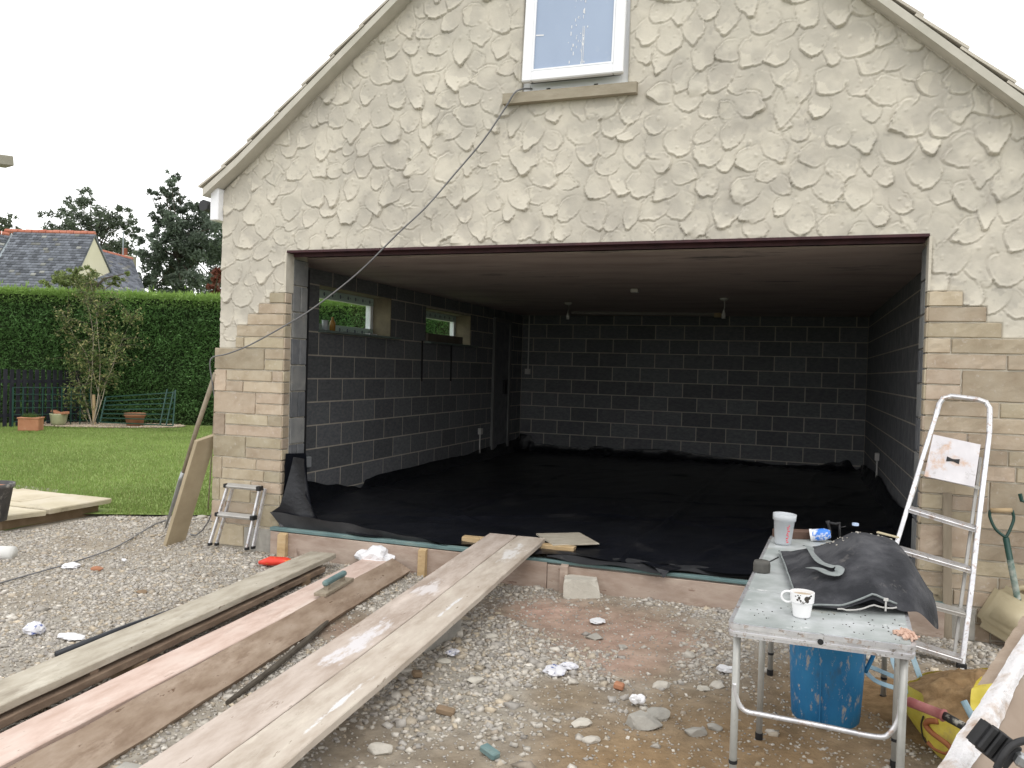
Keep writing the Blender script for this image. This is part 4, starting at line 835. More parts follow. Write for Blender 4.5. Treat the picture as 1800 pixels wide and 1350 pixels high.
obj('loose_corner', MB().add([(3.02, .02, .035), (3.34, .0, .03), (3.25, -.12, .022), (3.22, -.16, -.02), (3.15, -.10, .03)], [(0, 4, 2, 1), (4, 3, 2)]), m_dpm, ps, fixn=False)

# ------------------------------------------------------------------ timber outside
def plank(name, a, b, w, t, m, label, cat, roll=0., group=None, sag=0., chip=True):
    """board from a to b (centres of its top face), local X along its length"""
    a, b = Vector(a), Vector(b); M_ = frame(a, b - a) @ Matrix.Rotation(rad(roll), 4, 'X'); Ln = (b - a).length
    mb = MB(); n = 26; rows = []
    prof = [(-w / 2, -.004), (-w / 2 + .004, 0), (w / 2 - .004, 0), (w / 2, -.004), (w / 2, -t + .004), (w / 2 - .004, -t), (-w / 2 + .004, -t), (-w / 2, -t + .004)]
    rnd_ = random.Random(hash(label) % 999 if False else len(label))
    for i in range(n + 1):
        s = i / n; wob = .003 * math.sin(s * 9 + len(label)); e = rnd_.uniform(-.0022, .0022)
        rows += [(s * Ln + (rnd_.uniform(-.004, .004) if i in (0, n) else 0), y + wob + (e if y > 0 else -e), z - sag * 4 * s * (1 - s)) for y, z in prof]
    k = len(prof); mb.add(rows, [(i * k + j, i * k + (j + 1) % k, (i + 1) * k + (j + 1) % k, (i + 1) * k + j) for i in range(n) for j in range(k)] + [tuple(range(k)), tuple(range(n * k, n * k + k))[::-1]])
    return obj(name, mb, m, None, label, cat, group, M=M_)
# ramp: two boards side by side
d0, d1 = GZ(860, 937, .09), GZ(240, 1350, -.01); dirv = (d1 - d0).normalized(); nrm = Vector((-dirv.y, dirv.x, 0)).normalized()
if nrm.x < 0: nrm = -nrm
for i, (m_, lab) in enumerate(((m_pk_a, 'left board of the ramp into the garage, with a white plaster smear'), (m_pk_b, 'right board of the ramp into the garage, streaked white along its length'))):
    a = d0 + nrm * (.112 + i * .229); b = a + dirv * 4.0
    plank('scaffold_board', a, b, .224, .036, m_, lab, 'board', group='ramp boards', sag=.01)
plank('bearer', (1.60, .15, .058), (2.50, .17, .058), .075, .045, m_peg, 'short pale timber bearer under the top end of the ramp boards', 'bearer')
plank('loose_sheet', (2.22, .30, .066), (2.52, .52, .062), .42, .012, m_pk_grey, 'small grey plywood offcut lying behind the top end of the ramp', 'offcut')
q0, q1 = GZ(775, 1140), GZ(817, 1118)
obj('concrete_block', MB().box((2.10, -1.42, -.135), (.11, .42, .20), Matrix.Rotation(rad(-6), 3, 'Z'), ch=.006), m_conc, None, 'grey concrete block propping up the middle of the ramp boards', 'block')
obj('concrete_block', MB().box((1.98, -3.55, -.155), (.3, .2, .19), Matrix.Rotation(rad(4), 3, 'Z'), ch=.006), m_conc, None, 'grey concrete block under the near end of the ramp boards', 'block')
# stack A, two boards
a, b = (GZ(545, 970, -.1) + GZ(592, 972, -.1)) / 2, (GZ(0, 1193, -.03) + GZ(0, 1243, -.03)) / 2
dA = (b - a).normalized()
plank('scaffold_board', a, a + dA * 3.9, .225, .038, m_pk_grey, 'pale weathered board on top of the left-hand pair', 'board', group='stacked boards on the left')
sb = Vector((0, 0, -.058)); sd_ = Vector((-dA.y, dA.x, 0)).normalized(); sd_ = sd_ if sd_.x > 0 else -sd_
plank('scaffold_board', a + sb + dA * .22 + sd_ * .012, a + sb + dA * 4.1 + sd_ * .012, .225, .038, m_pk_dark, 'dark board lying directly under the pale weathered one', 'board', group='stacked boards on the left')
obj('spacer', MB().box(a + dA * .9 + Vector((0, 0, -.048)), (.20, .05, .02)).box(a + dA * 2.6 + Vector((0, 0, -.048)), (.20, .05, .02)), m_pk_dark, None, 'thin dark spacer strips pinched between the two stacked left-hand boards', 'spacer')
for k_, t_ in ((0, .5), (1, 2.3), (2, 3.5)): c = a + dA * t_; obj('brick', MB().box((c.x + .01, c.y, -.20), (.23, .10, .11), ch=.006), m_brick, None, ['brick under the garage end of the left-hand boards', 'brick under the middle of the left-hand boards', 'brick under the near end of the left-hand boards'][k_], 'brick')
# pair B: a flat pink board and a brown one tilted against it
a, b = (GZ(640, 985, -.13) + GZ(690, 985, -.13)) / 2, (GZ(0, 1285, -.10) + GZ(15, 1345, -.10)) / 2; dB = (b - a).normalized()
plank('scaffold_board', a - Vector((.02, 0, 0)), a + dB * 4.0, .225, .038, m_pk_pink, 'pink plaster-dusted board lying flat between the other boards', 'board', group='middle pair of boards')
t0, b0 = GZ(690, 981, -.10), GZ(722, 1002, -.185); t1, b1 = GZ(10, 1352, -.085), GZ(168, 1352, -.20)
dD = (t1 - t0).normalized(); dE = (b1 - b0).normalized(); t1 += dD * .45; b1 += dE * .45
nz = (t1 - t0).cross(b0 - t0).normalized(); nz = nz if nz.z > 0 else -nz; Lb = (t1 - t0).length
Mb_ = Matrix.Translation(t0) @ Matrix((dD, nz.cross(dD), nz)).transposed().to_4x4(); Mi = Mb_.inverted(); q0_, q1_, q2_, q3_ = [Mi @ v for v in (t0, t1, b1, b0)]
mb = MB(); n = 20
for i in range(n + 1): a_, b_ = q0_.lerp(q1_, i / n), q3_.lerp(q2_, i / n); w_ = Vector((0, .0025 * math.sin(i * 1.7), .002 * math.sin(i * 2.3))); mb.v += [tuple(a_ + w_), tuple(b_ + w_), tuple(b_ + w_ - Vector((0, 0, .036))), tuple(a_ + w_ - Vector((0, 0, .036)))]
mb.f = [(i * 4 + j, i * 4 + (j + 1) % 4, (i + 1) * 4 + (j + 1) % 4, (i + 1) * 4 + j) for i in range(n) for j in range(4)] + [(0, 1, 2, 3), (n * 4 + 3, n * 4 + 2, n * 4 + 1, n * 4)]
obj('scaffold_board', mb, m_pk_brown, None, 'brown knotty board tilted against the pink plaster-dusted board', 'board', 'middle pair of boards', M=Mb_)
# float with green handle on the boards
p = GZ(588, 1034, -.10); ax = (GZ(640, 1003, -.10) - GZ(540, 1060, -.10)); ax.z = 0; ax.normalize(); Mf = frame(p + Vector((0, 0, .015)), ax)
t = thing('plastering_float', 'old wooden float with green handle lying on the middle pair of boards', 'float', M=Mf)
def ob_l(name, mb, m, parent, **k): return obj(name, mb, m, parent, M=_wm(parent), **k)
ob_l('blade', MB().box((0, 0, -.004), (.42, .085, .022), ch=.003), m_oldwood, t); ob_l('handle', MB().beam((-.15, .0, .052), (.15, 0, .052), .04, .035, ch=.01), m_batten, t)
ob_l('bracket', MB().box((-.11, 0, .02), (.03, .03, .03)), m_oldwood, t); ob_l('bracket', MB().box((.11, 0, .02), (.03, .03, .03)), m_oldwood, t)
def flexpts(pxs, z, jit=0.): return [GZ(u, v, z) for u, v in pxs]
obj('drain_pipe', MB().tube([GZ(545, 985, -.2) , GZ(440, 1022, -.2), GZ(330, 1065, -.2), GZ(215, 1105, -.2), GZ(100, 1150, -.2)], .018, 10), m_pipe_b, None, 'dark plastic pipe lying along the left side of the left-hand boards', 'pipe', smooth=True)
obj('stick', MB().tube([GZ(590, 1080, -.2), GZ(540, 1125, -.19), GZ(480, 1175, -.2), GZ(400, 1235, -.21)], [.012, .018, .016, .012], 7), m_bark, None, 'dirty dark stick lying between the brown board and the ramp', 'stick')
# red and white litter
def crumpled(c, r, m, name, label, cat, flat=.5, seed=1, group=None, el=(1, 1)):
    bm = bmesh.new(); bmesh.ops.create_icosphere(bm, subdivisions=3, radius=1); rg = random.Random(seed); dirs = [Vector((rg.gauss(0, 1), rg.gauss(0, 1), rg.gauss(0, 1))).normalized() for _ in range(16)]
    for v in bm.verts:
        d = max(abs(v.co.dot(q)) for q in dirs); n_ = float(fbm(v.co.x * 2.3 + seed, v.co.y * 2.3 + v.co.z * 1.7, 3)); v.co *= (.30 + 2.4 * max(0, d - .80) + .55 * n_)
        v.co.x *= el[0]; v.co.y *= el[1]; v.co.z *= flat
    mb = MB().add([Vector(c) + v.co * r for v in bm.verts], [[v.index for v in f.verts] for f in bm.faces]); bm.free()
    return obj(name, mb, m, None, label, cat, group)
p = GZ(660, 978, -.12); crumpled((p.x, p.y, -.125), .145, m_paper, 'plastic_bag', 'crumpled clear plastic bag against the shuttering above the boards', 'bag', .62, 3, el=(1.15, .7))
p = GZ(490, 990, -.18); t = thing('rubber_glove_pack', 'bright red torn plastic wrapper lying beside the left-hand boards', 'wrapper', p)
obj('wrapper_body', MB().tube([(p.x - .16, p.y - .03, -.185), (p.x - .08, p.y, -.170), (p.x + .05, p.y + .02, -.165), (p.x + .13, p.y + .05, -.175)], [.022, .058, .052, .016], 10, flat=.6), m_redbag, t, smooth=True)
obj('torn_end', MB().tube([(p.x + .10, p.y + .045, -.19), (p.x + .17, p.y + .05, -.185), (p.x + .24, p.y + .07, -.19)], [.02, .028, .01], 7, flat=.35), mat('pale_red_film', [(.45, .2, .18), (.6, .35, .32)], rough=.5), t, smooth=True)
LIT = [(125, 998, .075, m_paper, 'white paper scrap on the gravel near the patio', .3), (126, 1125, .085, m_paper, 'flat white card scrap on the gravel beside the left-hand boards', .16), (60, 1117, .07, m_print, 'crumpled blue and white printed wrapper on the left gravel', .6),
       (218, 990, .025, m_paper, 'tiny pale scrap among the left gravel', .5), (975, 1188, .075, m_print, 'larger blue and white printed wrapper in the middle of the gravel', .3), (1000, 1180, .05, m_print, 'torn corner of printed wrapper beside the larger one', .4),
       (1050, 1098, .065, m_paper, 'thin white torn strip on the pink dust', .16), (1276, 1183, .05, m_paper, 'small white wrapper by the table leg', .5), (795, 1155, .05, m_print, 'blue-white scrap beside the ramp block', .3), (1120, 1240, .035, m_paper, 'standing sliver of white packaging in the front gravel', .8)]
for i, (u, v, r_, m_, lab, fl_) in enumerate(LIT):
    p = GZ(u, v, -.225); crumpled((p.x, p.y, float(zg(p.x, p.y)) + .03 * (fl_ + .4)), r_, m_, 'litter', lab, 'litter', fl_, 20 + i, el=(1.1, .6) if i % 2 else (.8, .9))
def rock(u, v, r_, m_, name, label, cat, flat=.7, seed=1, el=(1, 1), group=None, boxy=False):
    p = GZ(u, v, -.22); bm = bmesh.new(); bmesh.ops.create_icosphere(bm, subdivisions=3, radius=1); rg = random.Random(seed)
    pl = [(Vector((rg.gauss(0, 1), rg.gauss(0, 1), rg.gauss(0, 1))).normalized(), rg.uniform(.55, .85)) for _ in range(13)] + [(Vector((0, 0, 1)), .7)]
    if boxy: pl = [(Vector(d).normalized(), c) for d, c in (((1, 0, .1), .55), ((-1, .1, 0), .58), ((0, 1, .1), .55), ((0, -1, .05), .56), ((0, .05, 1), .60), ((1, -1, .6), .72), ((-1, 1, .4), .78), ((.3, .1, -1), .6))]
    for q in bm.verts:
        for (d, c) in pl:
            s = q.co.dot(d)
            if s > c: q.co -= d * (s - c)
        q.co *= 1 + .05 * float(fbm(q.co.x * 5 + seed, q.co.y * 5 + q.co.z * 3, 2) - .5); q.co.x *= el[0]; q.co.y *= el[1]; q.co.z *= flat
    Rz = Matrix.Rotation(rg.uniform(0, 3), 3, 'Z') if el == (1, 1) else Matrix.Rotation(rad(20), 3, 'Z')
    mb = MB().add([Vector((p.x, p.y, float(zg(p.x, p.y)) + r_ * flat * .38)) + Rz @ (q.co * r_) for q in bm.verts], [[q.index for q in f.verts] for f in bm.faces]); bm.free()
    return obj(name, mb, m_, None, label, cat, group)
rock(1022, 1048, .17, m_rock, 'rubble_lump', 'large squarish pale stone lump in front of the shuttering', 'stone', .75, 5, (1.25, 1.0), boxy=True)
ROCKS = [(780, 1166, .035, 'pale pebble beside the ramp block'), (860, 1120, .045, 'white rounded stone right of the ramp block'), (1045, 1122, .05, 'flat grey stone on the pink dust'), (1095, 1140, .03, 'small grey stone on the pink dust'),
         (667, 1322, .055, 'pale angular stone below the ramp at the bottom of the picture'), (835, 1200, .045, 'white chip lying in the gravel left of the printed wrapper'), (1130, 1272, .085, 'broken grey concrete piece in the front gravel'),
         (1155, 1258, .06, 'buff stone touching the broken grey concrete piece'), (1225, 1287, .05, 'smooth grey stone left of the front table leg'), (1255, 1278, .035, 'small grey stone touching the smooth one'), (1022, 1275, .045, 'white stone of the front cluster'),
         (1040, 1300, .04, 'pale stone nearest the bottom of the front cluster'), (1260, 1205, .04, 'buff stone just left of the table leg'), (1238, 1210, .035, 'pale stone left of the buff one by the table'), (1160, 1205, .045, 'pale stone between the wrapper and the table'),
         (240, 1140, .07, 'flat brown stone by the flat white card scrap'), (170, 1000, .05, 'red brick fragment on the left gravel'), (250, 1045, .035, 'brown stone in the middle of the left gravel'), (712, 985, .07, 'pale lilac lump at the end of the brown board'), (660, 1045, .03, 'short buff offcut under the brown board'),
         (155, 918, .05, 'long buff stone at the foot of the patio step'), (210, 912, .04, 'yellowish stone where the lawn meets the gravel'), (355, 912, .05, 'white stone behind the leaning board')]
for i, (u, v, r_, lab) in enumerate(ROCKS):
    m_ = m_brick if 'brick' in lab or 'brown' in lab else (m_conc if 'grey' in lab else m_rock); m_ = m_terra if 'red brick' in lab else m_
    rock(u, v, r_, m_, 'rubble_stone', lab, 'stone', .6, 40 + i, (1.2, .8), 'loose stones that stand out from the gravel')
for (u, v, w, m_, lab, cat, an) in [(783, 1257, .0, m_brick, 'broken brown tile fragment in the gravel under the ramp edge', 'tile fragment', 10), (733, 1193, .0, m_brick, 'brown brick fragment beside the ramp', 'brick fragment', 40), (861, 1330, .0, m_batten, 'green painted timber offcut at the bottom of the picture', 'offcut', -25), (1088, 1210, .0, m_terra, 'orange tile chip near the middle of the gravel', 'tile chip', 0)][:3] + [(1088, 1210, .0, m_terra, 'orange tile chip near the middle of the gravel', 'tile chip', 0)]:
    p = GZ(u, v, -.22); obj('fragment', MB().box((p.x, p.y, float(zg(p.x, p.y)) + .02), (.085 if v > 1240 else .05, .045, .03), Matrix.Rotation(rad(an), 3, 'Z') @ Matrix.Rotation(rad(9), 3, 'Y'), ch=.006), m_, None, lab, cat)
p = GZ(0, 974, -.2); obj('waste_pipe', MB().tube([(p.x - .35, p.y - .12, -.19), (p.x + .12, p.y + .02, -.185)], .055, 18), m_pipe_w, None, 'short white plastic pipe end lying on the gravel at the left edge', 'pipe', smooth=True)

# cable from the gable window to the corner, then across the gravel
cpx = [(925, 151), (908, 160), (888, 190), (850, 246), (800, 305), (750, 363), (700, 410), (640, 470), (590, 512), (540, 549), (500, 573), (440, 606), (400, 622)]
cp = [GY(u, v, -.075) for u, v in cpx]; cp[0] = Vector((2.10, .03, 3.475)); cp += [Vector((XO0 - .05, -.05, cp[-1].z - .05)), Vector((XO0 - .07, .0, cp[-1].z - .25)), Vector((XO0 - .07, .06, .9)), Vector((XO0 - .08, .1, .2))]
cp += [Vector((-1.0, .15, float(zg(-1., .15)) + .03))] + [GZ(u, v, -.21) for u, v in ((290, 915), (207, 960), (133, 987), (63, 1007), (0, 1025), (-80, 1050))]
cu = bpy.data.curves.new('c', 'CURVE')
def smoothpts(P, k=4):
    out = []
    for i in range(len(P) - 1):
        p0, p1, p2, p3 = P[max(i - 1, 0)], P[i], P[i + 1], P[min(i + 2, len(P) - 1)]
        for j in range(k): t = j / k; out.append(.5 * ((2 * p1) + (p2 - p0) * t + (2 * p0 - 5 * p1 + 4 * p2 - p3) * t * t + (3 * p1 - p0 - 3 * p2 + p3) * t ** 3))
    return out + [P[-1]]
obj('extension_cable', MB().tube(smoothpts(cp), .0062, 6), m_cable, None, 'grey cable hanging from the gable window to the left corner and across the gravel', 'cable', smooth=True)

# ------------------------------------------------------------------ things leaning on the left pier
# folded two-step ladder
t = thing('folding_step_stool', 'small folded two-step aluminium ladder standing against the left stone pier', 'step ladder', (-.5, -.1, -.25), 'aluminium step ladders')
fl_, fr_ = GZ(369, 958, -.165), GZ(434, 966, -.165); bl_, br_ = GY(381, 958, fl_.y + .07), GY(445, 964, fr_.y + .07)
tl_, tr_ = GY(401, 853, -.10), GY(457, 858, -.10)
for nm, (f_, tp) in {'front_leg': (fl_, tl_), 'front_leg2': (fr_, tr_), 'rear_leg': (bl_, tl_ + Vector((.015, .05, -.01))), 'rear_leg2': (br_, tr_ + Vector((.015, .05, -.01)))}.items():
    l_ = obj('leg', MB().beam(f_ + Vector((0, 0, .012)), tp, .018, .032, up=(0, -1, 0), ch=.003), m_alu, t); obj('foot', MB().beam(f_ - Vector((0, 0, .004)), f_ + Vector((0, 0, .02)), .022, .036, up=(0, -1, 0)), m_black, l_)
for s_, nm in ((1.0, 'top'), (.52, 'low')):
    a, b = fl_.lerp(tl_, s_), fr_.lerp(tr_, s_); st_ = obj('step', MB().beam(a + Vector((-.01, -.01, 0)), b + Vector((.01, -.01, 0)), .05, .028, up=(0, -.5, 1), ch=.005), m_aludull, t)
    obj('end_cap', MB().box(a + Vector((-.008, -.015, .0)), (.022, .055, .034), ch=.004), m_black, st_); obj('end_cap', MB().box(b + Vector((.008, -.015, 0)), (.035, .06, .038), ch=.004), m_black, st_)
# leaning board and long pole
b1_, b2_ = GZ(272, 961, -.25), GZ(293, 966, -.25); t1_, t2_ = GY(348, 775, .02), GY(381, 763, .02)
fb = GZ(366, 905, -.22) + Vector((.0, 0, 0)); bb = Vector((b2_.x, b2_.y, -.25))
A_, B_ = bb, Vector((t1_.x + .16, .03, .70)); C_, D2 = GZ(352, 930, -.24), Vector((-.72, .16, .78))
P1 = GZ(290, 965, -.25); P2 = GZ(372, 900, -.22); P4 = GD(347, 776, (GY(381, 763, .0) - CAM).dot(FW) * .985); P3 = GY(382, 764, .06)
P2 = P1 + (P3 - P4) * 1.0
thv = Vector((-.09, -.0, -.0)); nn = (P3 - P4).cross(P1 - P4).normalized(); nn = nn if nn.x < 0 else -nn
obj('leaning_board', MB().prism([P1, P2, P3, P4], None, nn * .035), m_chip, None, 'buff wooden board leaning on edge against the left corner of the garage', 'board')
top = GY(379, 656, -.0) + Vector((-.0, 0, 0)); foot = GZ(291, 928, -.2); mid = foot.lerp(top, .36)
t = thing('long_handled_tool', 'long wooden pole with grey metal socket leaning on the left garage corner', 'pole tool', foot)
obj('shaft', MB().tube([mid, mid.lerp(top, .5) + Vector((-.01, 0, 0)), top], [.019, .021, .021], 10), m_oldwood, t, smooth=True); obj('socket', MB().tube([foot, foot.lerp(mid, .35), mid - (mid - foot) * .1, mid + (top - mid) * .03], [.008, .016, .026, .024], 10), m_steel, t, smooth=True)
fit('thin_rod', 'thin rod leaning behind the long pole at the garage corner', 'rod', MB().tube([GZ(330, 905, -.2) + Vector((0, .3, 0)), GY(379, 690, .3)], .008, 6), m_oldwood)

# ------------------------------------------------------------------ big platform step ladder, right
FR = GZ(1690, 1176, -.24); FL = GZ(1516, 1150, -.24); TLp, TRp = GY(1652, 712, -.10), GY(1741, 722, -.10)
ladn = (TRp - FR).cross(FL - FR).normalized(); ladn = ladn if ladn.y < 0 else -ladn
def LP(u, v, off=0.): return GP(u, v, FR, ladn) + ladn * off
t = thing('platform_step_ladder', 'tall paint-splashed aluminium platform step ladder leaning on the right stone pier', 'step ladder', (4.8, -.4, -.24), 'aluminium step ladders')
hoop = [FL, LP(1583, 933), LP(1620, 810), LP(1646, 728), LP(1651, 710), LP(1658, 700), LP(1672, 696), LP(1718, 702), LP(1733, 707), LP(1740, 718), LP(1739, 760), LP(1722, 900), LP(1708, 1030), FR]
def rail(pts, w, h):
    mb = MB()
    for i in range(len(pts) - 1): mb.beam(pts[i], pts[i + 1] + (pts[i + 1] - pts[i]).normalized() * .004, w, h, up=ladn, ch=.003)
    return mb
r_ = obj('stile_and_hoop', rail([hoop[0], hoop[1], hoop[2], hoop[3]], .026, .045).tube(hoop[3:11], .0165, 10), m_alu, t); obj('stile', rail(hoop[10:], .026, .045), m_alu, t)
for k, (ua, va, ub, vb) in enumerate([(1597, 894, 1714, 929), (1577, 964, 1706, 1001), (1556, 1042, 1697, 1078), (1535, 1110, 1691, 1158)]):
    a, b = LP(ua, va), LP(ub, vb); obj('tread', MB().beam(a, b, .075, .022, up=(0, -.15, 1), ch=.004).beam(a + ladn * .035 - Vector((0, 0, .014)), b + ladn * .035 - Vector((0, 0, .014)), .006, .03, up=(0, 0, 1)), m_alu if k != 2 else m_aludull, t)
bk = ladn * -.06
obj('rear_leg', rail([LP(1726, 800) + bk, LP(1676, 1178) + bk], .018, .03), m_aludull, t); obj('rear_leg', rail([LP(1618, 832) + bk, LP(1506, 1160) + bk], .018, .03), m_aludull, t)
obj('rear_brace', MB().beam(LP(1500, 1163) + bk, LP(1680, 1178) + bk, .02, .03, ch=.003), m_aludull, t)
pf = [LP(1640, 765, .02), LP(1723, 783, .02), LP(1712, 857, .02), LP(1624, 838, .02)]
pfo = obj('platform', MB().prism(pf, None, ladn * -.022), m_plate, t)
pc = sum(pf, Vector()) / 4; ex = (pf[1] - pf[0]).normalized(); ey = (pf[0] - pf[3]).normalized(); o_ = ladn * .0025
obj('hand_slot', MB().add([pc + ex * a + ey * b + o_ for a, b in ((-.035, .016), (-.035, -.016), (-.005, -.008), (.005, -.008), (.035, -.016), (.035, .016), (.005, .008), (-.005, .008))], [(0, 1, 2, 7), (7, 2, 3, 6), (6, 3, 4, 5)]), m_black, pfo)
obj('cross_bar', MB().beam(LP(1616, 829), LP(1722, 858), .02, .018, up=(0, 0, 1)), m_aludull, t)
for f_ in (FL, FR): obj('foot', MB().box(f_ + Vector((0, 0, .01)), (.05, .04, .05), ch=.005), m_black, t)
# post, spade, jerrycan
fit('timber_post', 'thin grey wooden post standing behind the platform step ladder', 'post', MB().beam(GY(1665, 1125, -.06) , GY(1665, 866, -.045), .05, .022, up=(0, -1, 0), ch=.002), m_oldwood)
t = thing('garden_fork', 'dark green fork handle with D-shaped wooden grip leaning on the right stone wall', 'garden tool', GY(1797, 1095, -.12))
j0, j1, g0, g1 = GY(1798, 1100, -.13), GY(1768, 945, -.10), GY(1741, 897, -.08), GY(1779, 897, -.08)
low = j0 + (j0 - j1) * .9; low.z = max(low.z, -.22)
obj('shaft', MB().tube([low, j0, j1], [.017, .017, .018], 12), m_green, t, smooth=True); obj('yoke', MB().tube(smoothpts([j1, GY(1750, 930, -.09), GY(1740, 908, -.08), g0]), .009, 8).tube(smoothpts([j1, GY(1775, 932, -.09), GY(1782, 912, -.08), g1]), .009, 8), m_green, t, smooth=True)
obj('grip', MB().tube([g0, g1], .014, 10), m_ply, t, smooth=True); obj('sticker', MB().tube([j1.lerp(j0, .25), j1.lerp(j0, .7)], .0186, 12, caps=False), mat('worn_label', [(.05, .12, .1), (.4, .42, .38)], scale=30, rough=.6), t, smooth=True)
fit('spade_handle', 'dark handle corner just showing at the right edge above the fork', 'garden tool', MB().tube([GY(1793, 868, -.08), GY(1796, 880, -.08), GY(1806, 884, -.08), GY(1822, 1000, -.1)], .012, 8), m_green)
Mj = Matrix.Translation((5.36, -.10, -.06)) @ Matrix.Rotation(rad(-28), 4, 'Z') @ Matrix.Rotation(rad(-24), 4, 'X') @ Matrix.Rotation(rad(20), 4, 'Y')
t = thing('jerrycan', 'dirty beige plastic jerrycan tipped over against the right stone wall', 'jerrycan', M=Mj)
def rbox(w, d, h, ch, k=3):
    bm = bmesh.new(); bmesh.ops.create_cube(bm, size=1)
    for v in bm.verts: v.co = Vector((v.co.x * w, v.co.y * d, v.co.z * h))
    bmesh.ops.bevel(bm, geom=bm.edges[:], offset=ch, segments=k, affect='EDGES'); bm.verts.ensure_lookup_table()
    mb = MB().add([v.co.copy() for v in bm.verts], [[v.index for v in f.verts] for f in bm.faces]); bm.free(); return mb
ob_l('body', rbox(.40, .22, .30, .045), m_jerry, t, smooth=True)
mb = rbox(.26, .03, .16, .012); mb.v = [(v[0], v[1] - .108, v[2]) for v in mb.v]; ob_l('side_panel', mb, m_jerry, t, smooth=True)
ob_l('carry_handle', MB().tube(smoothpts([Vector((-.12, 0, .14)), Vector((-.09, 0, .19)), Vector((.03, 0, .19)), Vector((.06, 0, .14))]), .018, 8), m_jerry, t, smooth=True); ob_l('cap', MB().lathe([(.03, .14), (.03, .19), (.001, .19)], 16, Matrix.Translation((.14, 0, 0))), m_black, t, smooth=True)

# ------------------------------------------------------------------ folding table
TZ = .50; TX0, TX1, TY0, TY1 = 3.845, 4.445, -2.755, -1.02; sk = .055
def tx(x, y): return x + (y - TY0) * sk * .9
t = thing('folding_table', 'stained aluminium folding table standing on the sand before the garage', 'table', (4.15, -1.9, -.24))
def tquad(x0, x1, y0, y1, z0, z1, r=.03):
    cs = [(x0, y0, 1), (x1, y0, 2), (x1, y1, 3), (x0, y1, 4)]; pts = []
    for (x, y, k) in cs:
        cxr = x + (r if k in (1, 4) else -r); cyr = y + (r if k in (1, 2) else -r)
        for q in range(5): a = math.pi + (k - 1) * math.pi / 2 + q * math.pi / 8; pts.append((tx(cxr + r * math.cos(a), y), cyr + r * math.sin(a), z0))
    return MB().prism(pts, None, (0, 0, z1 - z0))
obj('frame', tquad(TX0, TX1, TY0, TY1, TZ - .045, TZ - .004), m_alu, t); obj('rim', tquad(TX0 - .003, TX1 + .003, TY0 - .003, TY1 + .003, TZ - .034, TZ - .026).add(*(lambda q: (q.v, q.f))(tquad(TX0 - .003, TX1 + .003, TY0 - .003, TY1 + .003, TZ - .014, TZ + .001))), m_alu, t)
ym = -2.27
obj('top_panel', tquad(TX0 + .012, TX1 - .012, TY0 + .012, ym - .003, TZ - .006, TZ + .0035, .02), m_ttop, t); obj('top_panel', tquad(TX0 + .012, TX1 - .012, ym + .003, TY1 - .012, TZ - .006, TZ + .0035, .02), m_ttop, t)
obj('catch', MB().lathe([(.010, -.002), (.010, .002), (.001, .002)], 12, Matrix.Translation((4.15, TY0 - .005, TZ - .022)) @ Matrix.Rotation(rad(90), 4, 'X')), m_black, t)
def tleg(x, y, cz_=.11):
    g_ = float(zg(x, y)); l_ = obj('leg', MB().tube([(x, y, TZ - .04), (x, y, g_ + .0)], .0135, 12), m_leg, t, smooth=True)
    obj('collar', MB().tube([(x, y, g_ + cz_), (x, y, g_ + cz_ + .012)], .0155, 12), m_black, l_); obj('foot', MB().tube([(x, y, g_ - .002), (x, y, g_ + .03)], .0165, 12), m_black, l_)
for (a, b) in (((3.872, TY0 + .05), (4.415, TY0 + .04)), ((3.935, -1.97), (4.475, -2.03)), ((3.955, -1.16), (4.50, -1.28))): cz_ = .20 if a[1] < -2.5 else .11; tleg(*a, cz_); tleg(*b, cz_)
ya = TY0 + .045; BP = [GY(u, v, ya) for u, v in ((1292, 1200), (1294, 1225), (1308, 1248), (1345, 1257), (1450, 1277), (1540, 1295), (1565, 1288), (1580, 1262), (1583, 1230))]
obj('brace', MB().tube(smoothpts(BP, 5), .0095, 10), m_alu, t, smooth=True)
# under it
def thing_lathe(name, label, cat, c, prof, m, n=28, wob=0., parts=None, M=None):
    M_ = M or Matrix.Translation(Vector(c)); t_ = thing(name, label, cat, M=M_); ob_l('body', MB().lathe(prof, n, None, wob), m, t_, smooth=True); return t_
c = GZ(1450, 1262, -.235); cyl = (c.x, c.y, -.24)
t = thing('plastic_tub', 'tall blue plaster-splashed plastic tub standing under the folding table', 'tub', cyl)
Mt = Matrix.Translation(cyl); ob = obj('body', MB().lathe([(.001, 0), (.135, 0), (.152, .02), (.158, .10), (.168, .30), (.176, .46), (.182, .47), (.182, .50), (.172, .50), (.166, .46), (.150, .03), (.001, .03)], 36, Mt), m_blue, t, smooth=True)
obj('rim', MB().lathe([(.176, .465), (.190, .465), (.190, .505), (.176, .505)], 36, Mt), m_blue, t)
obj('rib', MB().box((cyl[0] - .03, cyl[1] - .160, cyl[2] + .25), (.006, .01, .42)), m_blue, t); obj('grip', MB().tube(smoothpts([Vector((cyl[0] + .175, cyl[1] - .03, cyl[2] + .42)), Vector((cyl[0] + .20, cyl[1] - .03, cyl[2] + .36)), Vector((cyl[0] + .165, cyl[1] - .03, cyl[2] + .26))]), .010, 8), m_blue, t, smooth=True)
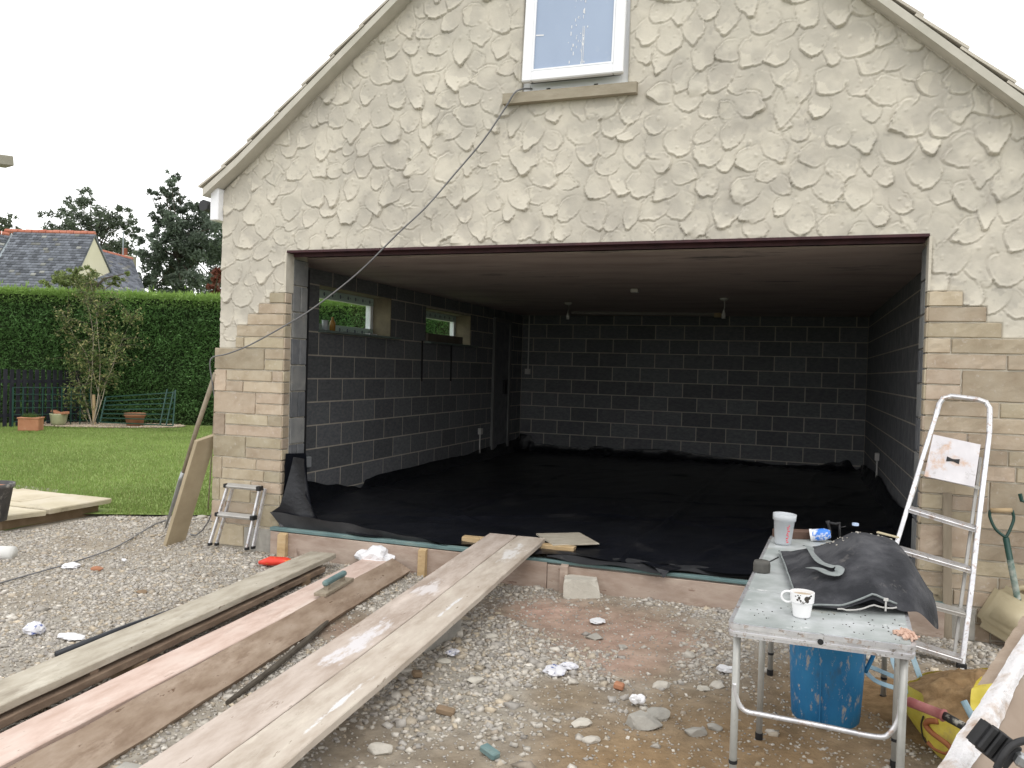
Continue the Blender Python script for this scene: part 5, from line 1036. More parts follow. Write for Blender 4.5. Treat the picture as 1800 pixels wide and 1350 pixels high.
# on it
def on(u, v): return GZ(u, v, TZ + .004)
c = on(1409, 1088); t = thing('mug', 'white mug with black flower print and milky tea at the near end of the table', 'mug', (c.x, c.y, TZ))
Mm = Matrix.Translation((c.x, c.y + .03, TZ + .004))
prof = [(.001, 0), (.026, 0), (.030, .004), (.037, .052), (.0375, .054), (.0415, .057), (.043, .092), (.040, .092), (.037, .06), (.033, .05), (.027, .012), (.001, .012)]
obj('cup', MB().lathe(prof, 32, Mm), m_white, t, smooth=False); obj('tea', MB().lathe([(.001, .078), (.0385, .078), (.0385, .080), (.001, .080)], 24, Mm), m_tea, t)
hc = Mm @ Vector((-.050, -.006, .070)); obj('handle', MB().tube([hc + Vector((.022 * math.cos(a) * 1.0, 0, .02 * math.sin(a))) for a in np.linspace(rad(40), rad(320), 14)], .0042, 8), m_white, t, smooth=True)
def oncyl(pts, r0, M_, w):      # flat printed strokes on the mug; pts (angle deg, height)
    mb = MB(); P = [M_ @ Vector((r0(z) * math.cos(rad(a)), r0(z) * math.sin(rad(a)), z)) for a, z in pts]; return mb.tube(P, w, 5)
rm = lambda z: .0415 + (z - .057) * .043 + .0006
pm = MB(); camA = math.degrees(math.atan2(CAM.y - c.y, CAM.x - c.x))
def blob(a, z, ra, rz):
    K = 10; P = [(a + camA + ra * math.cos(6.283 * k / K) / .042 * 57.3, z + rz * math.sin(6.283 * k / K)) for k in range(K)]; V = [Mm @ Vector((rm(zz_) * math.cos(rad(aa)), rm(zz_) * math.sin(rad(aa)), zz_)) for aa, zz_ in P] + [Mm @ Vector((rm(z) * math.cos(rad(a + camA)) * 1.02, rm(z) * math.sin(rad(a + camA)) * 1.02, z))]; pm.add(V, [(k, (k + 1) % K, K) for k in range(K)])
for a, z, ra, rz in ((22, .076, .009, .010), (34, .080, .006, .006), (26, .067, .006, .006), (-14, .078, .004, .006), (-22, .070, .004, .004), (-6, .068, .003, .004), (-32, .082, .003, .002), (-20, .0865, .003, .002), (-8, .0875, .002, .0015), (44, .0865, .005, .003), (4, .063, .002, .005)): blob(a, z, ra, rz)
for s_ in ([(-16, .08), (-10, .068), (-2, .059)], [(22, .07), (12, .062), (6, .058)]): P = [Mm @ Vector((rm(z) * math.cos(rad(a + camA)), rm(z) * math.sin(rad(a + camA)), z)) for a, z in s_]; pm.tube(P, .0009, 5)
obj('flower_print', pm, m_blackprint, t, fixn=False)
c = on(1331, 1006); t = thing('screw_cap', 'dirty grey screw cap standing on the left edge of the table', 'cap', (c.x, c.y, TZ)); obj('shell', MB().lathe([(.001, 0), (.036, 0), (.037, .006), (.037, .035), (.034, .048), (.030, .051), (.001, .052)], 28, Matrix.Translation((c.x + .018, c.y + .02, TZ + .0035))), mat('grimy_cap', [(.045, .045, .043), (.11, .105, .095)], scale=12, rough=.6), t, smooth=True)
c = on(1372, 958); Mb = Matrix.Translation((c.x + .01, c.y + .03, TZ + .004)) @ Matrix.Rotation(rad(2), 4, 'Y'); t = thing('beaker', 'frosted plastic measuring beaker with red print at the far left of the table', 'beaker', (c.x, c.y, TZ))
obj('cup', MB().lathe([(.001, 0), (.040, 0), (.042, .01), (.052, .125), (.058, .128), (.059, .160), (.055, .160), (.048, .125), (.038, .01), (.001, .008)], 28, Mb), m_beaker, t, smooth=True)
pr_ = MB(); a0 = math.degrees(math.atan2(CAM.y - c.y, CAM.x - c.x)) + 25
for i in range(10): z = .02 + i * .0095; r0 = .0425 + (z - .01) * .087; a_ = rad(a0 + (6 if i % 3 == 0 else 0)); wdt = .006 if i % 2 else .011; d = Vector((-math.sin(a_), math.cos(a_), 0)); pr_.box(Mb @ (Vector((r0 * math.cos(a_), r0 * math.sin(a_), z))), (wdt, .0015, .005), Matrix((d, Vector((math.cos(a_), math.sin(a_), 0)), Vector((0, 0, 1)))).transposed())
obj('red_scale', pr_, m_redink, t)
# bag
BA = [(3.985, -1.50), (4.56, -1.46), (4.635, -2.30), (4.075, -2.47)]        # back-left, back-right, front-right, front-left
def bagtop(u, v):           # u left>right, v back>front
    p = Vector((BA[0][0] + (BA[1][0] - BA[0][0]) * u, BA[0][1] + (BA[1][1] - BA[0][1]) * u, 0)).lerp(Vector((BA[3][0] + (BA[2][0] - BA[3][0]) * u, BA[3][1] + (BA[2][1] - BA[3][1]) * u, 0)), v)
    # round the right end off
    e_ = max(0, u - .72) / .28; vc_ = (v - .5) * max(0., 1 - e_ ** 5) ** .5 * (1 - .38 * e_) + .5 + .10 * e_ ** 1.5
    p = Vector((BA[0][0] + (BA[1][0] - BA[0][0]) * u, BA[0][1] + (BA[1][1] - BA[0][1]) * u, 0)).lerp(Vector((BA[3][0] + (BA[2][0] - BA[3][0]) * u, BA[3][1] + (BA[2][1] - BA[3][1]) * u, 0)), vc_)
    hx = min(1., .10 + u * 1.9) ** 1.1; hy = max(0, math.sin(min(1, max(0, (v - .0) / 1.0)) * math.pi)) ** .6
    h = .185 * hx * hy * (1 - .45 * e_ ** 2) * (.82 + .36 * float(fbm(u * 2 + .3, v * 2, 8)))
    h += (.014 * float(fbm(u * 6, v * 6, 14) - .5) + .012 * float(abs(fbm(u * 9 + v * 4, v * 5, 18) - .5)) - .008 * math.exp(-((u - .10) / .012) ** 2)) * min(1, hy * 2)
    h += .045 * max(0, 1 - abs(u - .47) / .20) ** 1.2 * max(0, (v - .8) / .2) - .115 * (e_ * e_ * (3 - 2 * e_))
    p.y -= .035 * math.sin(u * math.pi) * max(0, v - .5) * 2
    return Vector((p.x, p.y, TZ + .018 + h))
def baguv(px_, py_):
    best = None
    for i in range(41):
        for j in range(41):
            q = bagtop(i / 40, j / 40); d = q - CAM; z_ = d.dot(FW); e = (900 + FPX * d.dot(RT) / z_ - px_) ** 2 + (675 - FPX * d.dot(UP) / z_ - py_) ** 2
            if best is None or e < best[0]: best = (e, i / 40, j / 40)
    return best[1], best[2]
t = thing('canvas_bag', 'dusty charcoal canvas bag with grey strap slumped over the right edge of the table', 'bag', (4.35, -2.1, TZ))
mb = MB().grid(lambda u, v: tuple(bagtop(u, v)), 44, 36)
def bagbot(u, v):
    q = bagtop(u, v); dr = max(0, u - .80) / .20; e = min(min(u, 1 - u), min(v, 1 - v)) * 10; e = min(1, e); b_ = TZ + .006 if u < .8 else TZ + .006 - .13 * dr
    return (q.x, q.y, q.z + (min(b_, q.z - .012) - q.z) * e)
mb2 = MB().grid(bagbot, 44, 36); mb.add(mb2.v, [f[::-1] for f in mb2.f]); obj('body', mb, m_canvas, t, smooth=True, fixn=False)
obj('piping', MB().tube([bagtop(u, .995) + Vector((0, -.004, .003)) for u in np.linspace(.02, .62, 24)], .004, 6).tube([bagtop(.003, v) + Vector((-.003, 0, .002)) for v in np.linspace(0.02, .98, 20)], .0035, 6), m_webbing, t, smooth=True)
def ribbon(P, w, up=Vector((0, 0, 1)), th=.002):
    mb = MB(); V = []
    for i, p in enumerate(P):
        tn_ = (P[min(i + 1, len(P) - 1)] - P[max(i - 1, 0)]).normalized(); s_ = tn_.cross(up).normalized() * w / 2; V += [p + s_, p - s_, p - s_ - up * th, p + s_ - up * th]
    mb.add(V, [(i * 4 + j, i * 4 + (j + 1) % 4, i * 4 + 4 + (j + 1) % 4, i * 4 + 4 + j) for i in range(len(P) - 1) for j in range(4)] + [(0, 1, 2, 3), tuple(len(V) - 4 + k for k in (3, 2, 1, 0))]); return mb
SP = [baguv(*q) for q in ((1412, 952), (1422, 966), (1440, 988), (1460, 1000), (1474, 1004), (1480, 1012), (1474, 1020), (1455, 1020), (1440, 1010), (1422, 1009))]
sp3 = smoothpts([bagtop(u, v) + Vector((0, 0, .012 + (.016 if i > 4 else .0))) for i, (u, v) in enumerate(SP)])
obj('strap', ribbon(sp3, .034, Vector((.15, -.45, .9)).normalized()), m_webbing, t, smooth=False)
zp = bagtop(.55, .995); obj('zip_pull', MB().box(zp + Vector((0, -.01, -.018)), (.006, .004, .042)).box(zp + Vector((0, -.010, .004)), (.016, .008, .01)), m_fitting, t)
zl = MB().tube([bagtop(u, .995) + Vector((0, -.006, -.018 - .02 * math.sin(math.pi * (u - .3) / .3) if .3 < u < .6 else -.010)) for u in np.linspace(.25, .62, 14)], .003, 5); obj('zip_line', zl, m_fitting, t)
rg = random.Random(8); cr_ = MB()
for _ in range(46): u, v = rg.uniform(.3, .85), rg.uniform(.08, .5); q = bagtop(u, v); s_ = rg.uniform(.002, .0055); cr_.box(q + Vector((0, 0, .001)), (s_ * 2, s_ * 1.4, s_), Matrix.Rotation(rg.uniform(0, 3), 3, 'Z'))
cr_.box(bagtop(.80, .30) + Vector((0, 0, .003)), (.03, .014, .007)); cr_.box(bagtop(.66, .22) + Vector((0, 0, .003)), (.022, .01, .006))
obj('mortar_crumbs', cr_, m_rock, None, 'pale mortar crumbs scattered over the top of the canvas bag', 'crumbs', kind='stuff')
cr_ = MB()
for _ in range(70): a_ = rg.gauss(0, .018); b_ = rg.gauss(0, .03); s_ = rg.uniform(.003, .010); cr_.box((4.432 + a_ * .8, TY0 + .10 + b_, TZ + .006 + s_ * .5 + max(0, .018 - abs(a_) - abs(b_)) * .9), (s_ * 1.8, s_ * 1.5, s_), Matrix.Rotation(rg.uniform(0, 3), 3, Vector((rg.random(), rg.random(), 1)).normalized()))
obj('wood_crumbs', cr_, mat('pink_crumb', [(.5, .33, .24), (.62, .46, .36)], rough=.9, rnd=.1), None, 'little heap of pinkish crumbs on the near right corner of the table', 'crumbs', kind='stuff')
cr_ = MB()
for _ in range(60): s_ = rg.uniform(.001, .003); cr_.box((rg.uniform(3.9, 4.42), rg.uniform(-2.72, -2.45), TZ + .0045), (s_ * 2, s_, s_))
obj('dust_specks', cr_, m_blackprint, None, 'dark specks of grit on the near end of the table top', 'grit', kind='stuff')
fit('pencil', 'short dark pencil lying on the table left of the canvas bag', 'pencil', MB().tube([on(1352, 988), on(1368, 980)], .004, 6), m_black)
p1, p2 = on(1360, 948), on(1430, 950); fit('wood_block', 'dark brown wooden bar at the far end of the table behind the beaker', 'timber', MB().beam(p1 + Vector((0, .06, .02)), p2 + Vector((0, .06, .02)), .07, .045, ch=.004), mat('dark_brown', [(.07, .04, .03), (.13, .08, .06)], rough=.8))
c = on(1425, 952); t = thing('spray_bottle', 'blue and white spray bottle lying on the table behind the canvas bag', 'bottle', c)
obj('body', MB().lathe([(.001, 0), (.030, 0), (.032, .01), (.032, .07), (.02, .10), (.001, .10)], 18, Matrix.Translation((c.x - .0, c.y + .02, TZ + .034)) @ Matrix.Rotation(rad(80), 4, 'Y')), mat('blue_white', [(.65, .68, .75), (.05, .2, .65)], scale=22, rough=.3, pos=(.47, .53)), t, smooth=True)
obj('collar', MB().lathe([(.032, 0), (.034, .0), (.034, .012), (.032, .012)], 18, Matrix.Translation((c.x - .004, c.y + .02, TZ + .034)) @ Matrix.Rotation(rad(80), 4, 'Y')), m_white, t)
c = on(1450, 950); t = thing('mixer_tap', 'black jointed metal fitting standing at the far end of the table', 'tool', c)
q = Vector((c.x + .02, c.y + .02, TZ)); obj('post', MB().tube([q, q + Vector((.005, 0, .05)), q + Vector((-.004, .0, .085)), q + Vector((-.010, 0, .108))], [.009, .008, .007, .012], 10), m_black, t, smooth=True)
obj('arm', MB().tube([q + Vector((-.006, 0, .100)), q + Vector((.03, 0, .095)), q + Vector((.055, .01, .10))], .007, 8).tube([q + Vector((.05, .01, .10)), q + Vector((.055, 0, .03))], .006, 8).tube([q + Vector((.05, .01, .075)), q + Vector((.085, .01, .085))], .003, 6), m_black, t, smooth=True)
fit('plastic_knife', 'pale cream plastic strip lying behind the top of the canvas bag', 'strip', MB().beam(on(1530, 952) + Vector((0, -.35, .115)), on(1565, 958) + Vector((0, -.35, .105)), .02, .008, ch=.002), m_jerry)
fit('blue_lid', 'small pale blue cap behind the canvas bag', 'cap', MB().lathe([(.001, 0), (.016, 0), (.016, .012), (.001, .012)], 14, Matrix.Translation(on(1496, 947) + Vector((0, -.3, .125)))), mat('pale_blue', [(.4, .5, .7), (.5, .6, .78)], rough=.4))

# ------------------------------------------------------------------ sand, yellow bag and board at the right
ct = GZ(1660, 1250, -.2); bc = Vector((4.82, -1.70, -.235))
t = thing('sand_bag', 'torn yellow bag of building sand open on the ground right of the table', 'sand bag', bc)
def bagsurf(a, s):          # a angle, s height 0..1
    r0 = (.265 + .02 * math.sin(3 * a + 1) + .018 * math.sin(7 * a)) * (math.sin(min(1, (s * .78 + .22)) * math.pi * .62) ** .5); r0 *= 1 + .035 * float(fbm(a * 3 + 9, s * 5, 3) - .5) * 2
    return Vector((bc.x + r0 * 1.0 * math.cos(a), bc.y + r0 * 1.35 * math.sin(a), bc.z + .225 * s + (.02 * math.sin(2 * a + .4) + .05 * max(0, math.cos(a - .5))) * s))
NA, NS = 56, 14; mb = MB(); mb.add([bagsurf(2 * math.pi * i / NA, j / NS) for j in range(NS + 1) for i in range(NA)], [(j * NA + i, j * NA + (i + 1) % NA, (j + 1) * NA + (i + 1) % NA, (j + 1) * NA + i) for j in range(NS) for i in range(NA)])
obj('sack', mb, m_yellow, t, smooth=True, fixn=False)
def heap(u, v):
    a = u * 2 * math.pi; q = bagsurf(a, .96); ccx = Vector((bc.x, bc.y, bc.z + .215)); p = ccx.lerp(q, v * .985); p.z += .075 * (1 - v ** 1.7) * (1 + .6 * math.cos(a - 1.2) * v) + (.06 * float(fbm(p.x * 9, p.y * 9, 4) - .5) + .035 * float(fbm(p.x * 40, p.y * 40, 5) - .5)) * (1 - v ** 6); return tuple(p)
obj('sand_fill', MB().grid(heap, 56, 18), m_sand, t, smooth=True, fixn=False)
def bagstroke(pts, w, m, nm, flat=.25):
    P = []
    for (a, s) in pts: q = bagsurf(rad(a), s); n_ = Vector((math.cos(rad(a)), math.sin(rad(a)) * .75, .25)).normalized(); P.append(q + n_ * .003)
    return MB().tube(smoothpts(P, 4), w, 6)
A0 = math.degrees(math.atan2(CAM.y - bc.y, CAM.x - bc.x)) - 14
S_ = [(-20, .86), (-27, .80), (-30, .70), (-24, .62), (-14, .54), (-9, .44), (-14, .34), (-24, .32), (-31, .37)]
S_ = [(A0 + a + 4, s) for a, s in S_]; obj('letter', bagstroke(S_, .012, None, ''), m_brownprint, t, smooth=True, label='brown printed letter S')
obj('letter', bagstroke([(A0 + 12, .86), (A0 + 16, .6), (A0 + 20, .36)], .010, None, ''), m_brownprint, t, smooth=True, label='brown printed letter I')
for q in ([(A0 + 5, .92), (A0 + 7, .6), (A0 + 12, .28), (A0 - 34, .2), (A0 - 38, .5), (A0 - 30, .8)], [(A0 + 20, .92), (A0 + 23, .6), (A0 + 29, .28)]): obj('outline', bagstroke(q, .0035, None, ''), m_blackprint, t, smooth=True)
def wing(u, v):
    A_, B_, C_, D_ = GD(1706, 1250, 3.30), GD(1790, 1262, 3.25), GD(1800, 1185, 3.42), GD(1716, 1200, 3.42)
    p = A_.lerp(B_, u).lerp(D_.lerp(C_, u), v); return tuple(p + Vector((0, .05 * math.sin(v * 3.1) + .012 * math.sin(u * 11), .03 * math.sin(u * 3.1) * v + .006 * math.sin(v * 14 + u * 5))))
obj('torn_flap', MB().grid(wing, 18, 10), m_yellow, t, smooth=True, fixn=False)
hs = [bagsurf(rad(168), .95), bagsurf(rad(165), .95) + Vector((-.05, .05, .10)), bagsurf(rad(145), .95) + Vector((-.03, .10, .14)), bagsurf(rad(130), .95)]
obj('strap_handle', ribbon(smoothpts(hs, 6), .03, Vector((.3, -.6, .7)).normalized()), m_bluerope, t); hs = [bagsurf(rad(175), .9), bagsurf(rad(178), .9) + Vector((-.14, .04, .02)), bagsurf(rad(160), .9) + Vector((-.16, .12, .03)), bagsurf(rad(150), .9)]
obj('strap_handle', ribbon(smoothpts(hs, 6), .025, Vector((.1, -.5, .8)).normalized()), m_bluerope, t)
# loose sand spill
def spill(u, v): a = u * 6.283; r0 = .62 * v * (1 + .2 * math.sin(3 * a)); x, y = 4.86 + r0 * math.cos(a), -1.35 + r0 * math.sin(a) * .9; return (x, y, float(zg(x, y)) - .008 + .085 * (1 - v) ** 1.2 + .014 * float(fbm(x * 8, y * 8, 6) - .5) * (1 - v))
obj('sand_spill', MB().grid(spill, 60, 20), m_sand, None, 'loose ochre sand spilled on the ground around the yellow bag', 'sand', kind='stuff', smooth=True, fixn=False)
# trowel handle
h0, h1 = GD(1594, 1232, 3.38), GD(1660, 1258, 3.25); dh = (h1 - h0).normalized()
t = thing('club_hammer', 'hammer with dusty red rubber grip lying across the yellow sand bag', 'hammer', h0)
obj('grip', MB().tube([h0, h0 + dh * .008, h0.lerp(h1, .5), h1 - dh * .01, h1 - dh * .008, h1], [.012, .0205, .0195, .0205, .025, .025], 14), m_pinkgrip, t, smooth=True)
h2 = h1 + (GD(1712, 1287, 3.1) - h1); obj('shaft', MB().tube([h1, h1.lerp(h2, .6), h2 + (h2 - h1) * .4], [.017, .016, .015], 12), mat('black_shaft', [(.02, .02, .02), (.04, .04, .04)], scale=8, rough=.6, fine=[((.5, .48, .42), 14, .52, .6)]), t, smooth=True)
obj('head', MB().box(h2 + (h2 - h1) * .55, (.05, .05, .12), ch=.008), m_steel, t)
p1, p2 = GD(1694, 1232, 3.0), GD(1713, 1262, 2.95); fit('plastic_tube', 'small pale blue tube stuck in the sand bag behind the hammer', 'tube', MB().tube([p1, p2 + Vector((.01, 0, -.03))], .012, 8), m_bluerope)
# splashed board in the corner of the picture
e0, e1 = GD(1664, 1356, 2.05), GD(1806, 1128, 2.55); ed = (e1 - e0).normalized(); lo_ = e0 - ed * .62
rt_ = (RT * 1.0 + FW * .25 + Vector((0, 0, -.25))).normalized(); nb = ed.cross(rt_).normalized(); nb = nb if nb.y < 0 else -nb
t = thing('spot_board', 'plaster-caked mixing board leaning on edge in the bottom right corner', 'board', lo_)
wd = .50; P = [lo_, e1 + ed * .25, e1 + ed * .25 + rt_ * wd, lo_ + rt_ * wd]; obj('panel', MB().prism([p + nb * 0 for p in P], None, -nb * .025), mat('mud_brown_board', [(.22, .165, .125), (.31, .25, .20)], scale=5, rough=.8, detail=9, fine=[((.5, .46, .42), 4, .60, .7)]), t)
def crust(u, v):
    p = lo_.lerp(e1 + ed * .2, u); wv = .030 + .055 * float(fbm(u * 9, 0, 5)) + .035 * math.exp(-((u - .55) / .10) ** 2); q = (v - .25) * wv * 1.25
    b_ = .012 * math.sin(min(1, v * 1.05) * math.pi) + .010 * float(fbm(u * 22, v * 4, 7)); rag = .012 * float(fbm(u * 30, v * 3, 9) - .5)
    return tuple(p + rt_ * (q + rag) + nb * (.002 + b_) + (-nb * .03 * max(0, 1 - v * 4)))
obj('plaster_crust', MB().grid(crust, 90, 12), m_plaster, t, smooth=True, fixn=False)
def ledge(u, v): p = lo_.lerp(e1 + ed * .3, .70 + .30 * u); return tuple(p + rt_ * (.035 - .085 * v + .02 * float(fbm(u * 12, v * 2, 4))) - nb * (.05 + .05 * v) + nb * .012 * float(fbm(u * 25, v * 6, 6)))
obj('back_batten', MB().grid(ledge, 80, 6), mat('muddy_timber', [(.25, .19, .14), (.36, .29, .23)], scale=9, rough=.95, bump=.6, bscale=30), t, smooth=True, fixn=False)
k0 = GD(1748, 1308, 1.98); t = thing('rubber_grip_tool', 'black ribbed rubber tool end resting on the plaster-caked board', 'tool', k0)
Mk = Matrix.Translation(k0) @ M3.to_4x4() @ Matrix.Rotation(rad(-38), 4, 'Z')
mb = MB()
for i in range(4): mb.box((-.035 + i * .024, 0, 0), (.019, .075 - .006 * abs(i - 1.5), .05), ch=.004)
mb.box((0, 0, -.004), (.10, .062, .036)); mb.v = [tuple(Mk @ Vector(v)) for v in mb.v]; obj('ribbed_block', mb, m_black, t)
obj('hose', MB().tube(smoothpts([GD(1752, 1352, 1.93), GD(1762, 1330, 1.93), GD(1776, 1312, 1.94), GD(1800, 1302, 1.95), GD(1830, 1300, 1.97)], 5), .009, 10), m_black, t, smooth=True)
obj('metal_end', MB().beam(GD(1784, 1330, 1.95), GD(1812, 1345, 1.94), .035, .03, ch=.006), m_steel, t)

# ------------------------------------------------------------------ garden at the left
HA = Vector((-9.3, 10.4, 0)); HD = Vector((.894, .447, 0)); HN = Vector((.447, -.894, 0))
t = thing('hedge', 'tall clipped green conifer hedge running behind the lawn', 'hedge', HA)
HT = 2.93; s0, s1, dp = -9., 17., 1.3
def hp(s, d, z): return HA + HD * s - HN * d + Vector((0, 0, z))
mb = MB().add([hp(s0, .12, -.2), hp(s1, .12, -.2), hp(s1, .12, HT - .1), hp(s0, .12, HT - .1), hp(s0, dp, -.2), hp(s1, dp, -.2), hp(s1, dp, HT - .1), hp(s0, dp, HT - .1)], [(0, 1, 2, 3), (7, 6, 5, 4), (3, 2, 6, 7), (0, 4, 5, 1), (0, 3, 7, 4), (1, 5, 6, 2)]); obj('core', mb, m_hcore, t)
n = 150000; ss = RNG.uniform(s0, s1, n); hz = RNG.uniform(-.2, HT + .02, n)
topk = RNG.random(n) < .16; dd = np.where(topk, RNG.uniform(-.05, dp, n), RNG.uniform(-.06, .14, n)); hz = np.where(topk, HT + RNG.uniform(-.12, .04, n), hz) + .10 * (fbm(ss * .9, 0 * ss, 81) - .5) * np.clip(hz - 2, 0, 1) + np.where(topk & (RNG.random(n) < .06), RNG.uniform(0, .14, n), 0)
dd += .16 * (fbm(ss * 1.6, hz * 1.6, 80) - .5) + .24 * (fbm(ss * 4 + hz * 1.5, hz * 3.2, 84) - .5)
base_ = np.array(HA)[None] + np.array(HD)[None] * ss[:, None] - np.array(HN)[None] * dd[:, None]; base_[:, 2] = hz
uu, vv, zz = proj_np(base_); vis = (uu > -120) & (uu < 1200)
dirn = np.array(HN)[None] * RNG.uniform(.2, 1., (n, 1)) + np.array(HD)[None] * RNG.normal(.35, .5, (n, 1)); dirn[:, 2] = RNG.normal(.25, .45, n); dirn[topk, 2] += 1.2; dirn /= np.linalg.norm(dirn, axis=1)[:, None]
ln_ = RNG.uniform(.05, .12, n) * np.where(topk, 1.25, 1); wv = np.cross(dirn, RNG.normal(size=(n, 3))); wv /= np.linalg.norm(wv, axis=1)[:, None]; wv *= RNG.uniform(.010, .022, n)[:, None]
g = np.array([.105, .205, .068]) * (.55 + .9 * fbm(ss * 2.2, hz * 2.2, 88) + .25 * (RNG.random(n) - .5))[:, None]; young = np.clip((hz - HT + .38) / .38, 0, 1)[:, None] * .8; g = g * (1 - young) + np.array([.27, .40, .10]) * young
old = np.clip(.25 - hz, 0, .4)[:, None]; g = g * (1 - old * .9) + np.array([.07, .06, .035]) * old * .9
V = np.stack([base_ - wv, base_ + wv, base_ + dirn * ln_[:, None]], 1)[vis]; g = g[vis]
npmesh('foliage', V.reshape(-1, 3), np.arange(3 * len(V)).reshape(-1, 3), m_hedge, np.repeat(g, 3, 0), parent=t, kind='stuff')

def leaves(C, size, tone, name, parent, m=m_leaf, asp=.6, up=0.):
    n_ = len(C); a = RNG.normal(size=(n_, 3)); a[:, 2] += up; a /= np.linalg.norm(a, axis=1)[:, None]; b = np.cross(a, RNG.normal(size=(n_, 3))); b /= np.linalg.norm(b, axis=1)[:, None]
    L_ = (size * RNG.uniform(.6, 1.4, n_))[:, None]; V_ = np.stack([C - a * L_, C - b * L_ * asp * .6, C + a * L_, C + b * L_ * asp * .6], 1).reshape(-1, 3)
    return npmesh(name, V_, np.arange(4 * n_).reshape(-1, 4), m, np.repeat(tone, 4, 0), parent=parent, kind='stuff')
def tree(label, dist, clumps, base_u, col, leafsize=.10, per=1.3, name='tree', grp='trees beyond the hedge', reach=1.3):
    b = GD(base_u, 600, dist); b.z = -.3; t_ = thing(name, label, 'tree', b, grp); mb = MB(); top_ = None; CS = []; TN = []
    ctr = GD(sum(c[0] for c in clumps) / len(clumps), sum(c[1] for c in clumps) / len(clumps), dist)
    lowv = max(clumps, key=lambda c: c[1]); fork = b.lerp(ctr, .72); mb.tube([b, b.lerp(fork, .5) + Vector((.1, 0, 0)), fork, ctr], [.28, .2, .13, .05], 9); limbs = MB()
    for (u, v, r_) in clumps:
        c = GD(u, v, dist + RNG.uniform(-reach, reach)); R = r_ / FPX * dist
        st_ = fork.lerp(ctr, random.random()); md = st_.lerp(c, .55) + Vector((random.uniform(-.2, .2), random.uniform(-.2, .2), random.uniform(-.1, .3))); limbs.tube([st_, md, c], [.05, .03, .01], 6)
        k = int(per * (r_ ** 2) * 1.5) + 60
        sub = RNG.normal(size=(9, 3)) * R * .72
        q = RNG.normal(size=(k, 3)); q /= np.linalg.norm(q, axis=1)[:, None]; q *= (R * .62 * RNG.random((k, 1)) ** .6); q[:, 2] *= .8; q += sub[RNG.integers(0, 9, k)]
        CS.append(np.array(c)[None] + q); TN.append(np.array(col)[None] * RNG.uniform(.7, 1.35) * RNG.uniform(.7, 1.35, (k, 1)))
    obj('trunk', mb, m_bark, t_); obj('limbs', limbs, m_bark, t_, kind='stuff'); leaves(np.concatenate(CS), leafsize, np.concatenate(TN), 'crown', t_)
tree('broad dark tree behind the slate roofed bungalow', 44, [(145, 352, 13), (128, 362, 12), (158, 348, 9), (122, 385, 15), (95, 396, 15), (85, 410, 10), (112, 408, 18), (145, 390, 16), (150, 415, 20), (178, 378, 15), (198, 382, 15), (188, 402, 16), (217, 372, 10), (222, 395, 10), (232, 388, 7), (170, 432, 20), (205, 430, 15), (135, 435, 18), (190, 455, 17), (215, 455, 14), (175, 475, 16), (232, 410, 7), (236, 440, 10)], 165, (.115, .145, .10))  # leaf colours of these far trees are lightened and greyed to paint in haze
tree('tall dark tree between the bungalow and the garage', 40, [(300, 318, 8), (310, 312, 6), (288, 330, 7), (295, 345, 9), (275, 342, 6), (262, 337, 4), (310, 340, 8), (305, 360, 11), (290, 375, 12), (280, 392, 13), (318, 362, 9), (330, 378, 14), (300, 400, 18), (335, 400, 22), (365, 385, 18), (372, 420, 24), (330, 435, 26), (295, 430, 20), (268, 420, 10), (262, 452, 13), (290, 465, 22), (335, 470, 28), (375, 465, 26), (262, 488, 12), (300, 495, 20), (350, 500, 24), (385, 500, 22), (248, 425, 7), (243, 405, 6), (250, 455, 8), (395, 440, 22), (270, 500, 16), (320, 505, 20), (380, 430, 20), (345, 440, 22), (260, 510, 14), (372, 375, 14), (390, 395, 14), (310, 410, 16)], 330, (.10, .13, .095), per=1.5)
tree('low tree edge at the far left behind the bungalow roof', 46, [(5, 390, 10), (18, 388, 7), (-5, 400, 14), (12, 402, 9), (32, 403, 5)], 0, (.12, .145, .095))
tree('coppery bush top between the hedge and the garage corner', 26, [(384, 480, 7), (380, 495, 8), (388, 508, 9), (376, 508, 6)], 384, (.16, .055, .035), leafsize=.07, per=2.5)
tree('pale green shrub top showing over the hedge before the bungalow', 21, [(120, 488, 9), (140, 484, 9), (100, 492, 9), (158, 488, 10), (85, 500, 8), (175, 500, 8), (130, 500, 14), (205, 495, 6), (225, 480, 3)], 130, (.16, .20, .07), leafsize=.05, per=2.2, grp=None, reach=.4)

# bungalow beyond the hedge
eR = _rt; eF = Vector((-math.sin(_y), math.cos(_y), 0)); A = GD(165, 415, 35)
bh = thing('bungalow', 'cream gabled bungalow with steep grey slate roof beyond the hedge', 'house', (A.x, A.y, -.3)); w_, dz = 3.2, 4.4
Bq = A - eR * 3.45 + Vector((0, 0, .0)); N0, F0 = A - eF * w_ - Vector((0, 0, dz)), A + eF * 4.6 - Vector((0, 0, dz))
gnd = lambda p: Vector((p.x, p.y, -.3))
obj('gable_wall', MB().prism([gnd(N0), gnd(F0), F0, A - Vector((0, 0, .05)), N0], None, -eR * .25), m_cream, bh)
rfl = MB().prism([A + eR * .06, N0 + eR * .06 - eF * .1 - Vector((0, 0, .14)), N0 - eR * 3.45 - eF * .1 - Vector((0, 0, .14)), Bq], None, (0, 0, .10)); rf = obj('roof', rfl, m_slate, bh)
obj('roof', MB().prism([A + eR * .06, F0 + eR * .06, F0 - eR * 3.45, Bq], None, (0, 0, .10)), m_slate, bh)
